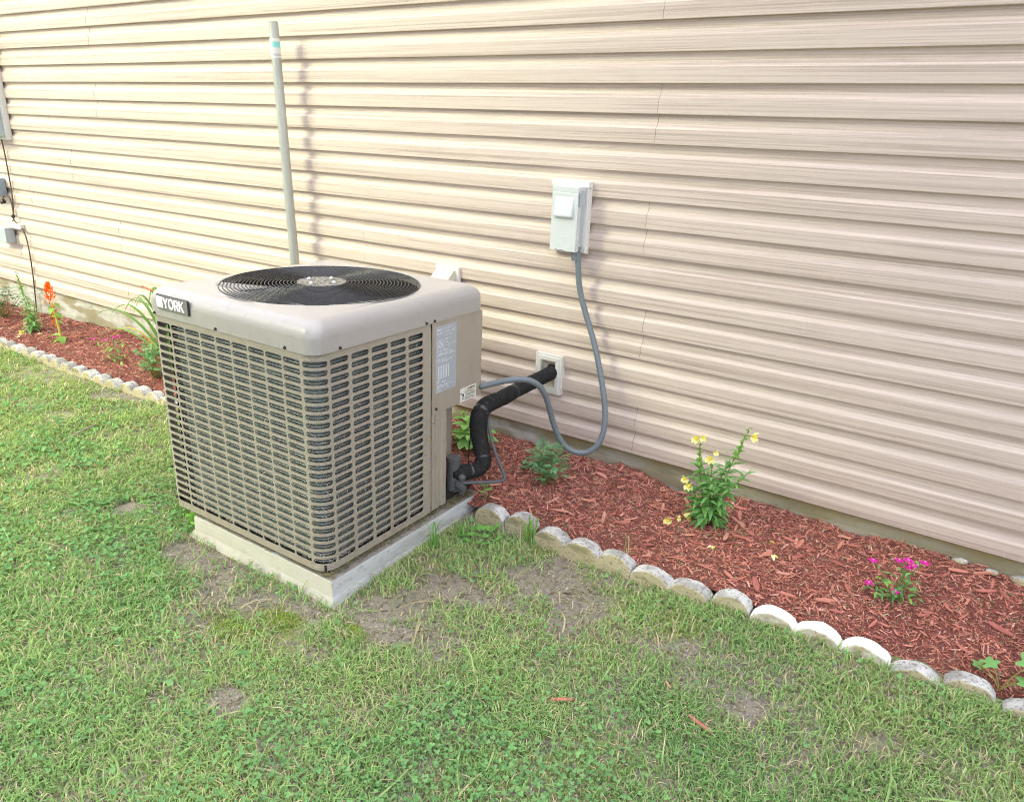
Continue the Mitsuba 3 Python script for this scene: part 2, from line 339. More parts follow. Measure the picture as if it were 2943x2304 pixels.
def chip_mesh(L, Wd, H, r):
    n = 5; t = np.linspace(-1, 1, n); w = Wd / 2 * (1 - 0.55 * np.abs(t) ** r.uniform(1.5, 4)) * r.uniform(0.8, 1.15, n); b = H * r.uniform(-1.0, 1.0) * t ** 2
    V = np.stack([np.stack([t * L / 2 + r.uniform(-.004, .004), w * sx, b + sz * H / 2], -1) for sx, sz in ((1, 1), (-1, 1), (-1, -1), (1, -1))], 1).reshape(-1, 3)
    V += r.normal(0, 0.0006, V.shape); F = []
    for i in range(n - 1):
        for k in range(4):
            a, c = 4 * i + k, 4 * i + (k + 1) % 4; F += [[a, a + 4, c + 4], [a, c + 4, c]]
    F += [[0, 1, 2], [0, 2, 3], [4 * n - 4, 4 * n - 2, 4 * n - 3], [4 * n - 4, 4 * n - 1, 4 * n - 2]]
    return V, np.array(F)
r = np.random.default_rng(99)
chip_variants = []
for k in range(10):
    m = chip_mesh(1.0, 0.20 * r.uniform(0.6, 1.5), 0.07, r)
    cl = np.array([[0.48, 0.19, 0.14], [0.42, 0.155, 0.12], [0.56, 0.27, 0.20], [0.36, 0.125, 0.10], [0.51, 0.22, 0.155]][k % 5])
    chip_variants.append(mikit.ply(m, 'mat_vcolor', color=np.tile(cl, (len(m[0]), 1)) * r.uniform(0.9, 1.1, (len(m[0]), 1))))
for k in range(290):
    x = r.uniform(-1.95, 0.75); y = r.uniform(-0.58, -0.02); L = 0.024 + 0.055 * r.random() ** 1.7
    z = float(mulch_z(np.array(x), np.array(y))) + 0.006
    scene[numbered('mulch__chip')] = {**chip_variants[k % 10], 'to_world': T().translate([x, y, z]).rotate([0, 0, 1], r.uniform(0, 360)).rotate([0, 1, 0], r.normal(0, 9)).rotate([1, 0, 0], r.normal(0, 12)).scale([L, L, L])}

# ---------------------------------------------------------------- scalloped edging
def edging(x0, bumps, pitch, zj, amp, zb, y0, th, seed, lean=0.0):
    nb = 14; xs = np.linspace(0, bumps * pitch, bumps * nb + 1); u = (xs / pitch) % 1.0; u[-1] = 1.0
    tops = zj + amp * np.clip(1 - np.abs(2 * u - 1) ** 2.0, 0, 1) ** 0.75
    tops[[0, -1]] = zj
    ys = np.array([0.0, 0.004, 0.012, th * 0.5, th - 0.014, th - 0.004, th]); drop = np.array([0.008, 0.0022, 0, 0, 0, 0.003, 0.010])
    rows = []
    for y, d in zip(ys, drop): rows.append(np.stack([x0 + xs, np.full_like(xs, y), tops - d], -1))
    mid = 4
    fr = [np.stack([x0 + xs, np.zeros_like(xs), zb + (tops - 0.008 - zb) * k / mid], -1) for k in range(mid)]
    bk = [np.stack([x0 + xs, np.full_like(xs, th), tops - 0.010 + (zb - tops + 0.010) * (k + 1) / 2], -1) for k in range(2)]
    G = np.array(fr + rows + bk); a, b = G.shape[:2]
    v = G.reshape(-1, 3)
    nz = meshkit.fbm(v * 26 + seed * 9.1, 3, seed) - 0.5; nz2 = meshkit.fbm(v * 90 + seed, 2, seed) - 0.5
    v = v + (0.009 * nz + 0.0035 * nz2)[:, None] * np.array([0.3, 1, 1])
    v[:, 1] += lean * (v[:, 2] - zb)
    v[:, 1] += y0
    i, j = np.meshgrid(np.arange(a - 1), np.arange(b - 1), indexing='ij'); k = i * b + j
    q = np.stack([k, k + 1, k + b + 1, k + b], -1).reshape(-1, 4); F = np.vstack([q[:, [0, 1, 2]], q[:, [0, 2, 3]]])
    caps = []
    for col in (0, b - 1):
        ring = np.arange(a) * b + col
        for t in range(1, a - 1): caps.append([ring[0], ring[t], ring[t + 1]] if col else [ring[0], ring[t + 1], ring[t]])
    return trimesh.Trimesh(v, np.vstack([F, caps]), process=False)
GRP = 'scalloped concrete edging stones along the flower bed'
right_stones = [(-1.687, 1, 0.142, False, 'single broken scalloped stone right beside the concrete pad'), (-1.538, 1, 0.138, False, 'second single scalloped stone from the concrete pad, with a grass tuft at its end'),
                (-1.378, 3, 0.145, False, 'mossy grey scalloped stone of three humps near the concrete pad'), (-0.936, 2, 0.153, False, 'grey speckled scalloped stone of two humps in front of the yellow flowers'),
                (-0.622, 1, 0.136, False, 'short grey single hump stone just left of the white painted one'), (-0.480, 3, 0.150, True, 'white painted scalloped stone of three humps'),
                (-0.024, 1, 0.138, False, 'weathered grey single hump stone just right of the white painted one'), (0.122, 1, 0.142, False, 'weathered grey single hump stone below the broad green leaves'),
                (0.282, 1, 0.140, False, 'edging stone cut by the right edge of the photo'), ]
for k, (x0, nb, pitch, white, lab) in enumerate(right_stones):
    zj = -0.167 + [0.004, 0.006, 0.002, -0.004, 0.002, -0.004, -0.006, -0.004, -0.006][k]
    one('edging_stone', edging(x0, nb, pitch, zj, 0.036, -0.33, -0.672 + [0.004, 0.01, 0.0, -0.004, 0.002, 0.002, -0.004, 0.004, -0.004][k], 0.066, 11 + k, [0.05, 0.1, 0, -0.04, 0.03, 0, -0.1, 0.08, -0.05][k]),
        'mat_stone_white' if white else 'mat_stone', lab, 'edging stone', GRP, smooth=40)
names = ['first', 'second', 'third', 'fourth', 'fifth', 'sixth', 'seventh', 'eighth', 'ninth', 'tenth']
for k in range(10):
    x1 = -3.62 - 0.4155 * k
    one('edging_stone', edging(x1 - 0.413, 3, 0.1375, -0.205 - 0.0035 * k, 0.046, -0.36, -0.676 + 0.006 * math.sin(k * 2.3), 0.072, 40 + k, 0.03 * math.sin(k * 1.7)),
        'mat_stone', f'sunlit scalloped stone of three humps, {names[k]} to the left of the air conditioner', 'edging stone', GRP, smooth=40)

# ---------------------------------------------------------------- concrete pad
def pad_mesh():
    x0, x1, y0, y1, zt, zb = -2.575, -1.765, -1.425, -0.515, -0.148, -0.40
    prof = [(0.0, zb), (0.0, -0.262), (0.004, -0.235), (0.022, -0.212), (0.024, zt + 0.004 - 0.012), (0.028, zt - 0.002), (0.036, zt)]
    rings = []
    n = 22
    for ins, z in prof:
        a, b, c, d = x0 - 0.022 + ins, x1 + 0.022 - ins, y0 - 0.022 + ins, y1 + 0.022 - ins
        t = np.linspace(0, 1, n, endpoint=False)
        ring = np.vstack([np.stack([a + (b - a) * t, c + 0 * t], 1), np.stack([b + 0 * t, c + (d - c) * t], 1), np.stack([b - (b - a) * t, d + 0 * t], 1), np.stack([a + 0 * t, d - (d - c) * t], 1)])
        rings.append(np.c_[ring, np.full(4 * n, z)])
    V = np.vstack(rings); m = 4 * n; F = []
    for i in range(len(rings) - 1):
        for j in range(m):
            k = (j + 1) % m; F += [[i * m + j, i * m + k, (i + 1) * m + k], [i * m + j, (i + 1) * m + k, (i + 1) * m + j]]
    c = len(V); V = np.vstack([V, [[(x0 + x1) / 2, (y0 + y1) / 2, zt]]]); e = (len(rings) - 1) * m
    F += [[e + j, e + (j + 1) % m, c] for j in range(m)]
    V = V + 0.006 * (meshkit.fbm(V * 17, 3, 4)[:, None] - 0.5) * np.array([1, 1, 0.6])
    return V, np.array(F)
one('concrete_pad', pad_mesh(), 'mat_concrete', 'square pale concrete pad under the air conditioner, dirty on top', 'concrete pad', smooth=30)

# ---------------------------------------------------------------- air conditioner
ac = thing('air_conditioner', 'tan outdoor air conditioner with slotted louver sides and round fan grille on top', 'air conditioner')
CX, CY, HX, HY = -2.25, -0.96, 0.45, 0.46
Z0, ZC, ZT = -0.133, 0.688, 0.802
def rr(th, hx, hy, r):
    c, s = np.abs(np.cos(th)), np.abs(np.sin(th))
    rad = np.minimum(hx / np.maximum(c, 1e-9), hy / np.maximum(s, 1e-9))
    px, py = rad * c, rad * s; cxr, cyr = hx - r, hy - r
    inc = (px > cxr) & (py > cyr); b = c * cxr + s * cyr; q = b * b - (cxr ** 2 + cyr ** 2 - r * r)
    return np.where(inc, b + np.sqrt(np.maximum(q, 0)), rad)
def ringloft(rings, flip=False):
    n = len(rings[0]); V = np.vstack(rings); F = []
    j = np.arange(n); k = (j + 1) % n
    for i in range(len(rings) - 1):
        a, b = i * n, (i + 1) * n
        F.append(np.stack([a + j, a + k, b + k], 1)); F.append(np.stack([a + j, b + k, b + j], 1))
    F = np.vstack(F); return trimesh.Trimesh(V, F[:, ::-1] if flip else F, process=False)
TH = np.linspace(0, 2 * PI, 240, endpoint=False)
# extra samples where the plan corners turn
TH = np.sort(np.unique(np.concatenate([TH] + [a + np.linspace(-0.09, 0.09, 25) for a in [math.atan2(HY * sy, HX * sx) for sx in (1, -1) for sy in (1, -1)]])))
def cap_ring(ins, z, r=0.052, circle=None):
    R = rr(TH, HX + 0.006 - ins, HY + 0.006 - ins, max(r - ins * 0.3, 0.02)) if circle is None else np.full_like(TH, circle)
    x, y = R * np.cos(TH), R * np.sin(TH)
    if circle is None: y = y + 0.022 * np.clip(y / HY, 0, 1) ** 3; x = x - 0.012 * np.clip(-x / HX, 0, 1) ** 3
    return np.stack([CX + x, CY + y, np.full_like(TH, z)], 1)
prof = [(0.004, ZC + 0.001), (0.0, ZC), (0.0, ZC + 0.004), (0.0, ZC + 0.052), (0.0015, ZC + 0.058)]
for a in np.linspace(0.1, PI / 2, 9): prof.append((0.0015 + 0.062 * (1 - math.cos(a)), ZC + 0.058 + 0.050 * math.sin(a)))
rings = [cap_ring(i, z) for i, z in prof] + [cap_ring(0.075, ZC + 0.1085)]
def blend(t, z):
    a = cap_ring(0.075, 0); b = cap_ring(0, 0, circle=0.398); r = a * (1 - t) + b * t; r[:, 2] = z; return r
rings += [blend(0.35, ZC + 0.110), blend(0.8, ZC + 0.1115), blend(0.95, ZC + 0.1125), cap_ring(0, ZC + 0.1125, circle=0.396), cap_ring(0, ZC + 0.108, circle=0.390), cap_ring(0, ZC + 0.07, circle=0.388)]
top = obj('top_cap', ringloft(rings), 'mat_cap', ac, smooth=32)
# fan well, blades, motor
well = [np.stack([CX + q * np.cos(TH), CY + q * np.sin(TH), np.full_like(TH, z)], 1) for q, z in ((0.3875, ZC + 0.085), (0.384, 0.70), (0.386, 0.62))]
obj('fan_shroud', ringloft(well, True), 'mat_black', ac, smooth=40)
def blade(k):
    n1, n2 = 9, 7; V = []
    for i in range(n1):
        rad = 0.075 + 0.29 * i / (n1 - 1); span = 0.62 - 0.12 * i / (n1 - 1)
        for j in range(n2):
            a = k * 2 * PI / 3 + 0.5 + span * (j / (n2 - 1) - 0.5) + 0.25 * i / (n1 - 1); V.append([CX + rad * math.cos(a), CY + rad * math.sin(a), 0.655 + 0.085 * (j / (n2 - 1) - 0.5) - 0.012 * math.sin(PI * j / (n2 - 1))])
    F = []
    for i in range(n1 - 1):
        for j in range(n2 - 1):
            a = i * n2 + j; F += [[a, a + n2, a + n2 + 1], [a, a + n2 + 1, a + 1]]
    return np.array(V), np.array(F)
for k in range(3): obj('fan_blade', blade(k), 'mat_dark_metal', ac, smooth=True)
obj('motor', cyl(0.075, (CX, CY, 0.50), (CX, CY, 0.765), 32), 'mat_black', ac, smooth=40)
guard = f'{ac}__fan_guard'
ZG = ZC + 0.112
sp = []
for k in range(8):
    a = k * PI / 4 + 0.40
    sp.append(tube([(CX + q * math.cos(a), CY + q * math.sin(a), ZG - 0.007 + 0.006 * (1 - (q / 0.4) ** 2)) for q in (0.085, 0.2, 0.3, 0.405)], 0.0034, 6))
obj('fan_guard', cc(*sp), 'mat_wire', ac, smooth=40)
for k in range(21):
    q = 0.104 + 0.0141 * k; z = ZG + 0.006 * (1 - (q / 0.4) ** 2)
    a = np.linspace(0, 2 * PI, 73); P = np.stack([CX + q * np.cos(a), CY + q * np.sin(a), np.full_like(a, z)], 1)
    obj('ring', tube(P, 0.0021, 6, False), 'mat_wire', guard, smooth=True)
obj('hub_plate', cyl(0.096, (CX, CY, ZG + 0.000), (CX, CY, ZG + 0.009), 40), 'mat_hub', guard, smooth=30)
for k in range(4):
    a = 0.15 + k * PI / 2; c = (CX + 0.062 * math.cos(a), CY + 0.062 * math.sin(a), ZG + 0.010)
    obj('bolt', cc(sphere(0.0095, c, 2, (1, 1, 1)), cyl(0.013, (c[0], c[1], c[2] - 0.001), (c[0], c[1], c[2] + 0.0015), 16)), 'mat_bolt', guard, smooth=30)
def wall_strip_(pts, z0, z1):
    p = np.array(pts); n = len(p); V = np.vstack([np.c_[p, np.full(n, z0)], np.c_[p, np.full(n, z1)]]); j = np.arange(n - 1)
    return V, np.vstack([np.stack([j, j + 1, j + 1 + n], 1), np.stack([j, j + 1 + n, j + n], 1)])
# louver panel: one stamped sheet wrapped from the right face round to the left face
SEG = [('R', 0.533), ('A', 0.0942), ('F', 0.810), ('B', 0.0471), ('L', 0.84)]
def wrap(u, d):
    """outer path of the cabinet; d = depth inwards"""
    x = np.empty_like(u); y = np.empty_like(u)
    m = u < 0.533; x[m] = -1.80 - d[m]; y[m] = -0.827 - u[m]
    m = (u >= 0.533) & (u < 0.6272); a = (u[m] - 0.533) / 0.06; q = 0.06 - d[m]; x[m] = -1.86 + q * np.cos(a); y[m] = -1.36 - q * np.sin(a)
    m = (u >= 0.6272) & (u < 1.4372); x[m] = -1.86 - (u[m] - 0.6272); y[m] = -1.42 + d[m]
    m = (u >= 1.4372) & (u < 1.4843); a = (u[m] - 1.4372) / 0.03; q = np.maximum(0.03 - d[m], 0.004); x[m] = -2.67 - q * np.sin(a); y[m] = -1.39 - q * np.cos(a)
    m = u >= 1.4843; x[m] = -2.70 + d[m]; y[m] = -1.39 + (u[m] - 1.4843)
    return x, y
def slot(uc, zc, w, h):
    r = h * 0.44; n = 5; pts = []
    for cx, cz, a0 in ((uc + w / 2 - r, zc + h / 2 - r, 0), (uc - w / 2 + r, zc + h / 2 - r, PI / 2), (uc - w / 2 + r, zc - h / 2 + r, PI), (uc + w / 2 - r, zc - h / 2 + r, 1.5 * PI)):
        for k in range(n): a = a0 + k * PI / 2 / (n - 1); pts.append((cx + r * math.cos(a), cz + r * math.sin(a)))
    return pts
cols = [(0.0885 + 0.0985 * k, 0.0815) for k in range(5)] + [(0.5801, 0.088)] + [(0.6782 + 0.0897 * k, 0.0795) for k in range(9)] + [(1.546 + 0.0985 * k, 0.0815) for k in range(8)]
polys = [[(0, Z0), (2.30, Z0), (2.30, ZC + 0.012), (0, ZC + 0.012)]]
for uc, w in cols:
    for k in range(25): polys.append(slot(uc, 0.6515 - 0.0311 * k, w + 0.004, 0.0212)[::-1])
cs = m3.CrossSection(polys, m3.FillRule.EvenOdd)
sheet = m3.Manifold.extrude(cs, 0.0034).refine_to_length(0.025)
sm = tm(sheet); uu, zz, dd = sm.vertices[:, 0], sm.vertices[:, 1], sm.vertices[:, 2]
x, y = wrap(uu, dd)
obj('louver_panel', trimesh.Trimesh(np.stack([x, y, zz], 1), sm.faces[:, ::-1], process=False), 'mat_tan', ac, smooth=30)
def path_pts(u0, u1, off, n):
    u = np.linspace(u0, u1, n); x, y = wrap(u, np.full(n, off)); return x, y
u = np.concatenate([np.linspace(0.02, 0.53, 6), np.linspace(0.535, 0.625, 6), np.linspace(0.63, 1.352, 8)])
x, y = wrap(u, np.full(len(u), 0.027))
cv = np.concatenate([np.stack([x, y, np.full_like(x, z)], 1) for z in (-0.11, 0.69)]); n = len(u); j = np.arange(n - 1)
obj('coil', (cv, np.vstack([np.stack([j, j + 1, j + 1 + n], 1), np.stack([j, j + 1 + n, j + n], 1)])), 'mat_coil', ac, smooth=30)
u = np.linspace(1.50, 2.28, 6); x, y = wrap(u, np.full(len(u), 0.027)); n = len(u); j = np.arange(n - 1)
obj('coil', (np.concatenate([np.stack([x, y, np.full_like(x, z)], 1) for z in (-0.11, 0.69)]), np.vstack([np.stack([j, j + 1, j + 1 + n], 1), np.stack([j, j + 1 + n, j + n], 1)])), 'mat_coil', ac)
u = np.concatenate([np.linspace(0.01, 0.53, 5), np.linspace(0.54, 0.62, 6), np.linspace(0.63, 1.358, 6)])
x, y = wrap(u, np.full(len(u), 0.015)); rods = []
for k in range(51): rods.append(tube(np.stack([x, y, np.full_like(x, 0.676 - 0.01555 * k)], 1), 0.0012, 5))
wire = obj('coil_wire', cc(*rods), 'mat_galvanised', ac, smooth=True); labels[wire] = {'label': 'fine horizontal wires in front of the coil', 'kind': 'stuff'}
obj('baffle', wall_strip_([(-2.580, -1.392), (-2.672, -1.372), (-2.675, -1.25)], Z0 + 0.02, ZC), 'mat_black', ac)
obj('base_pan', cc(box(-2.69, -1.815, -1.405, -0.515, Z0 + 0.002, Z0 + 0.025), box(-2.655, -1.86, -1.37, -0.56, Z0 + 0.025, Z0 + 0.03)), 'mat_black', ac)
r_ = np.random.default_rng(61); fv_, nf = [], 420
uf = np.where(r_.random(nf) < 0.5, r_.normal(0.53, 0.07, nf), r_.uniform(0.05, 1.35, nf)); zf_ = Z0 + 0.03 + 0.74 * r_.random(nf) ** 2.2
xf, yf = wrap(np.clip(uf, 0.02, 1.36), np.full(nf, 0.008)); af = r_.uniform(0, 2 * PI, nf); lf = r_.uniform(0.006, 0.026, nf)
tx_, ty_ = wrap(np.clip(uf + 0.004, 0.02, 1.37), np.full(nf, 0.008)); td = np.stack([tx_ - xf, ty_ - yf], 1) / 0.004
c_ = np.stack([xf, yf, zf_], 1); d_ = np.stack([td[:, 0] * np.cos(af), td[:, 1] * np.cos(af), np.sin(af)], 1) * lf[:, None]; s_ = np.stack([-td[:, 0] * np.sin(af), -td[:, 1] * np.sin(af), np.cos(af)], 1) * 0.0009
lint = obj('lint', (np.stack([c_ - s_, c_ + s_, c_ + d_ + s_ * 0.4, c_ + d_ - s_ * 0.4], 1).reshape(-1, 3), np.vstack([np.array([[0, 1, 2], [0, 2, 3]]) + 4 * k for k in range(nf)])), 'mat_vcolor', ac, color=np.repeat(np.array([[0.45, 0.41, 0.33], [0.30, 0.25, 0.17], [0.55, 0.54, 0.50]])[r_.integers(0, 3, nf)], 4, 0)); labels[lint] = {'kind': 'stuff', 'label': 'dry grass and lint caught behind the slots'}
obj('foot', cc(*[box(x - 0.03, x + 0.03, y - 0.03, y + 0.03, -0.152, Z0 + 0.004) for x in (-2.53, -1.85) for y in (-1.37, -0.56)]), 'mat_black', ac)
obj('back_panel', cc(box(-2.695, -1.95, -0.512, -0.502, Z0 + 0.002, ZC + 0.01), box(-1.955, -1.945, -0.62, -0.513, Z0 + 0.03, 0.30)), 'mat_tan', ac)
# corner post with folds, below the control cover
pp = [(-1.7985, -0.8235), (-1.7985, -0.805), (-1.803, -0.803), (-1.803, -0.797), (-1.7985, -0.795), (-1.7985, -0.773), (-1.8035, -0.768), (-1.8035, -0.757), (-1.7985, -0.752), (-1.7985, -0.727), (-1.805, -0.722), (-1.93, -0.655), (-1.93, -0.52)]
def wall_strip(pts, z0, z1):
    p = np.array(pts); n = len(p); V = np.vstack([np.c_[p, np.full(n, z0)], np.c_[p, np.full(n, z1)]]); j = np.arange(n - 1)
    return V, np.vstack([np.stack([j, j + 1, j + 1 + n], 1), np.stack([j, j + 1 + n, j + n], 1)])
obj('corner_post', wall_strip(pp, Z0 + 0.004, 0.309), 'mat_tan', ac)
cover = obj('control_cover', cc(box(-1.7975, -1.800, -0.820, -0.494, 0.306, ZC - 0.0015), box(-1.800, -1.94, -0.4985, -0.494, 0.306, ZC - 0.0015), box(-1.7995, -1.93, -0.812, -0.499, 0.3075, 0.311),
                                box(-1.7965, -1.80, -0.4945, -0.490, 0.31, ZC - 0.003)), 'mat_tan', ac)
obj('seam_strip', box(-1.803, -1.7995, -0.8265, -0.8205, Z0 + 0.03, 0.20), 'mat_bolt', ac)
pl = obj('rating_plate', box(-1.7972, -1.7966, -0.801, -0.667, 0.392, 0.668), 'mat_rating', ac); labels[pl] = {'label': 'silvery rating plate of small print'}
st = obj('warning_sticker', box(-1.7972, -1.7964, -0.637, -0.524, 0.282 + 0.026, 0.3685), 'mat_white', ac); labels[st] = {'label': 'white warning sticker with a hand symbol'}
obj('colour_band', cc(box(-1.7966, -1.7960, -0.606, -0.526, 0.353, 0.366), box(-1.7966, -1.7960, -0.606, -0.526, 0.330, 0.340)), 'mat_cream', st)
ink = [text('WARNING', 0.0085, RIGHT, (-1.79605, -0.588, 0.3555), 0.055, 0.0004), text('AVERTISSEMENT', 0.006, RIGHT, (-1.79605, -0.596, 0.332), 0.064, 0.0004)]
for k, z in enumerate([0.350, 0.3465, 0.343, 0.327, 0.3235, 0.320, 0.3165, 0.313]):
    ink.append(box(-1.7964, -1.7960, -0.606, -0.606 + 0.078 - 0.02 * ((k * 37) % 10) / 10, z - 0.0006, z + 0.0006))
for (ya, za, yb, zb_, q) in [(-0.622, 0.331, -0.622, 0.345, 0.0022), (-0.618, 0.332, -0.616, 0.346, 0.002), (-0.614, 0.331, -0.612, 0.341, 0.002), (-0.627, 0.342, -0.632, 0.348, 0.002), (-0.618, 0.318, -0.617, 0.329, 0.0055)]:
    ink.append(box(-1.7964, -1.7959, min(ya, yb) - q / 2, max(ya, yb) + q / 2, za, zb_))
obj('print', cc(*ink), 'mat_black', st)
# badge
bg = obj('badge', box(-2.632, -2.437, -1.434, -1.4258, 0.7185, 0.7755, 0.0035), 'mat_black', ac); labels[bg] = {'label': 'dark name badge with raised white letters'}
obj('badge_face', box(-2.629, -2.440, -1.4352, -1.4335, 0.7215, 0.7725), 'mat_badge', bg)
obj('lettering', text('YORK', 0.037, FRONT, (-2.585, -1.4350, 0.7295), 0.125, 0.003), 'mat_letter', bg)
obj('emblem', cc(box(-2.626, -2.590, -1.4372, -1.435, 0.7275, 0.7685), box(-2.612, -2.5995, -1.4382, -1.437, 0.738, 0.742), box(-2.6195, -2.605, -1.4382, -1.437, 0.752, 0.757)), 'mat_letter', bg)
# screws
def screw(c, nrm):
    c = np.array(c); nrm = np.array(nrm, float)
    return cc(cyl(0.0058, c, c + nrm * 0.002, 14), cyl(0.0040, c + nrm * 0.002, c + nrm * 0.0065, 6))
for x in (-2.665, -2.295, -1.93): obj('screw', screw((x, -1.4262, ZC + 0.008), (0, -1, 0)), 'mat_dark_metal', ac)
for y in (-1.31, -0.861, -0.812): obj('screw', screw((-1.7938, y, ZC + 0.008), (1, 0, 0)), 'mat_dark_metal', ac)
obj('screw', screw((-1.7975, -0.797, 0.327), (1, 0, 0)), 'mat_dark_metal', ac)
for z in (0.275,): obj('screw', screw((-1.7985, -0.811, z), (1, 0, 0)), 'mat_bolt', ac)
for x, z in ((-2.682, 0.44), (-2.69, 0.04), (-2.682, -0.095)): obj('screw', screw((x, -1.4190, z), (0, -1, 0)), 'mat_dark_metal', ac)
# service valves
obj('service_valve', cc(cyl(0.030, (-1.835, -0.628, -0.115), (-1.835, -0.628, 0.03), 20), cyl(0.034, (-1.835, -0.628, 0.03), (-1.835, -0.628, 0.045), 8), cyl(0.022, (-1.80, -0.625, -0.105), (-1.80, -0.625, -0.055), 14),
                        sphere(0.017, (-1.785, -0.63, -0.04), 2), cyl(0.013, (-1.785, -0.63, -0.12), (-1.785, -0.63, -0.04), 12), cyl(0.015, (-1.80, -0.64, -0.075), (-1.755, -0.65, -0.08), 8)), 'mat_copper_grey', ac, smooth=35)

# ---------------------------------------------------------------- pipes and boxes on the wall
ls = thing('insulated_pipe', 'thick black foam insulated refrigerant pipe bending from the wall down to the air conditioner', 'pipe')
lp = spline([(-1.712, 0.0, 0.312), (-1.735, -0.09, 0.292), (-1.775, -0.22, 0.262), (-1.788, -0.36, 0.248), (-1.80, -0.455, 0.235), (-1.803, -0.488, 0.196), (-1.795, -0.498, 0.13), (-1.765, -0.512, 0.055), (-1.748, -0.525, 0.01), (-1.757, -0.545, -0.018), (-1.79, -0.585, -0.030), (-1.835, -0.625, -0.028)], 90)
rad = np.interp(np.arange(90), [0, 20, 32, 45, 70, 89], [0.034, 0.034, 0.036, 0.040, 0.036, 0.036]) + 0.0035 * (meshkit.fbm(lp * 14, 2, 3) - 0.5)
for s0 in (22, 42, 66, 79): rad[s0] -= 0.004
pipe = tube(lp, rad, 20)
pipe.vertices += pipe.vertex_normals * (0.004 * (meshkit.fbm(pipe.vertices * 60, 3, 8) - 0.5))[:, None]
obj('foam_sleeve', pipe, 'mat_foam', ls, smooth=True)
for s0 in (22, 42, 66, 79):
    obj('tape_band', tube(lp[s0 - 1:s0 + 2], rad[s0] + 0.0022, 20, False), 'mat_wire', ls, smooth=True)
cl = thing('copper_line', 'thin bent grey copper line beside the black pipe', 'pipe')
obj('tube', tube(spline([(-1.79, -0.44, 0.20), (-1.765, -0.465, 0.17), (-1.738, -0.485, 0.125), (-1.69, -0.505, 0.047), (-1.642, -0.515, -0.02), (-1.632, -0.522, -0.042), (-1.645, -0.535, -0.052), (-1.71, -0.58, -0.060), (-1.785, -0.635, -0.068)], 60), 0.0078, 10), 'mat_copper_grey', cl, smooth=True)
one('control_wire', tube(spline([(-1.83, -0.44, 0.17), (-1.85, -0.47, 0.12), (-1.853, -0.49, 0.02), (-1.85, -0.50, -0.06), (-1.885, -0.49, -0.085), (-1.93, -0.50, -0.05)], 40), 0.0028, 6), 'mat_black', 'thin black control wire hanging left of the black pipe', 'wire', smooth=True)
cp = thing('line_set_cover', 'white recessed wall plate that the black pipe runs into', 'wall plate')
def frame(x0, x1, z0, z1, w, y0, y1):
    return cc(box(x0, x1, y0, y1, z1 - w, z1), box(x0, x1, y0, y1, z0, z0 + w), box(x0, x0 + w, y0, y1, z0 + w, z1 - w), box(x1 - w, x1, y0, y1, z0 + w, z1 - w))
obj('frame', cc(frame(-1.806, -1.662, 0.203, 0.397, 0.012, -0.019, 0.016), frame(-1.794, -1.674, 0.215, 0.385, 0.017, -0.023, 0.014)), 'mat_white', cp)
obj('recess', cc(box(-1.777, -1.691, 0.0045, 0.0075, 0.232, 0.368), frame(-1.7771, -1.6909, 0.2319, 0.3681, 0.004, -0.021, 0.005)), 'mat_cream', cp)
hole = m3.CrossSection([[(-1.742 + 0.036 * math.cos(a) * q + 0.018, 0.308 + 0.036 * math.sin(a) * q) for a, q in zip(np.linspace(0, 2 * PI, 14, endpoint=False), [1.2, 1, .9, 1.25, 1, 1.1, .85, 1.2, 1, .95, 1.3, 1, .9, 1.1])]])
hm = tm(m3.Manifold.extrude(hole, 0.001)); hm.apply_transform(FRONT); hm.apply_translation([0, 0.0042, 0])
obj('hole', hm, 'mat_black', cp)
# disconnect box
db = thing('disconnect_box', 'pale grey electrical disconnect box on a white mounting block on the siding', 'electrical box')
obj('mounting_block', cc(box(-1.756, -1.577, -0.028, 0.0, 0.897, 1.196, 0.003), box(-1.762, -1.571, -0.034, 0.0, 1.178, 1.2055, 0.003), frame(-1.760, -1.573, 0.893, 1.2, 0.006, -0.012, 0.002)), 'mat_white', db, smooth=30)
obj('enclosure', cc(box(-1.713, -1.590, -0.092, -0.028, 0.925, 1.172, 0.003), box(-1.718, -1.588, -0.094, -0.028, 1.148, 1.181, 0.002)), 'mat_box_grey', db, smooth=30)
lid = obj('cover', cc(box(-1.716, -1.587, -0.100, -0.093, 0.908, 1.158, 0.0025), box(-1.590, -1.5865, -0.0995, -0.070, 0.91, 1.10), box(-1.716, -1.5865, -0.0995, -0.075, 0.908, 0.9105), box(-1.718, -1.5862, -0.0985, -0.03, 1.158, 1.183, 0.002)), 'mat_box_white', db, smooth=30)
obj('side_flap', box(-1.5885, -1.5850, -0.085, -0.040, 1.095, 1.17), 'mat_box_grey', db)
hb = m3.Manifold.batch_hull([m3.Manifold.sphere(0.004, 16).translate((x, -0.0985, 1.135)) for x in (-1.694, -1.610)] + [m3.Manifold.sphere(0.012, 20).translate((x, -0.104, 1.062)) for x in (-1.688, -1.616)] + [m3.Manifold.sphere(0.006, 16).translate((x, -0.098, 1.056)) for x in (-1.692, -1.612)])
obj('handle', tm(hb), 'mat_box_white', lid, smooth=40)
em = [text('EATON', 0.016, FRONT, (-1.685, -0.1000, 0.945), 0.060, 0.0010)]
for b in [(-1.694, -1.612, 0.968, 0.9695), (-1.694, -1.612, 0.9365, 0.938), (-1.700, -1.606, 0.928, 0.9295)]: em.append(box(b[0], b[1], -0.1010, -0.0997, b[2], b[3]))
obj('embossing', cc(*em), 'mat_box_white', lid)
obj('slot_gap', box(-1.690, -1.640, -0.1003, -0.0975, 0.9105, 0.9125), 'mat_black', lid)
cd = thing('conduit', 'grey flexible electrical conduit looping from the disconnect box to the air conditioner', 'conduit')
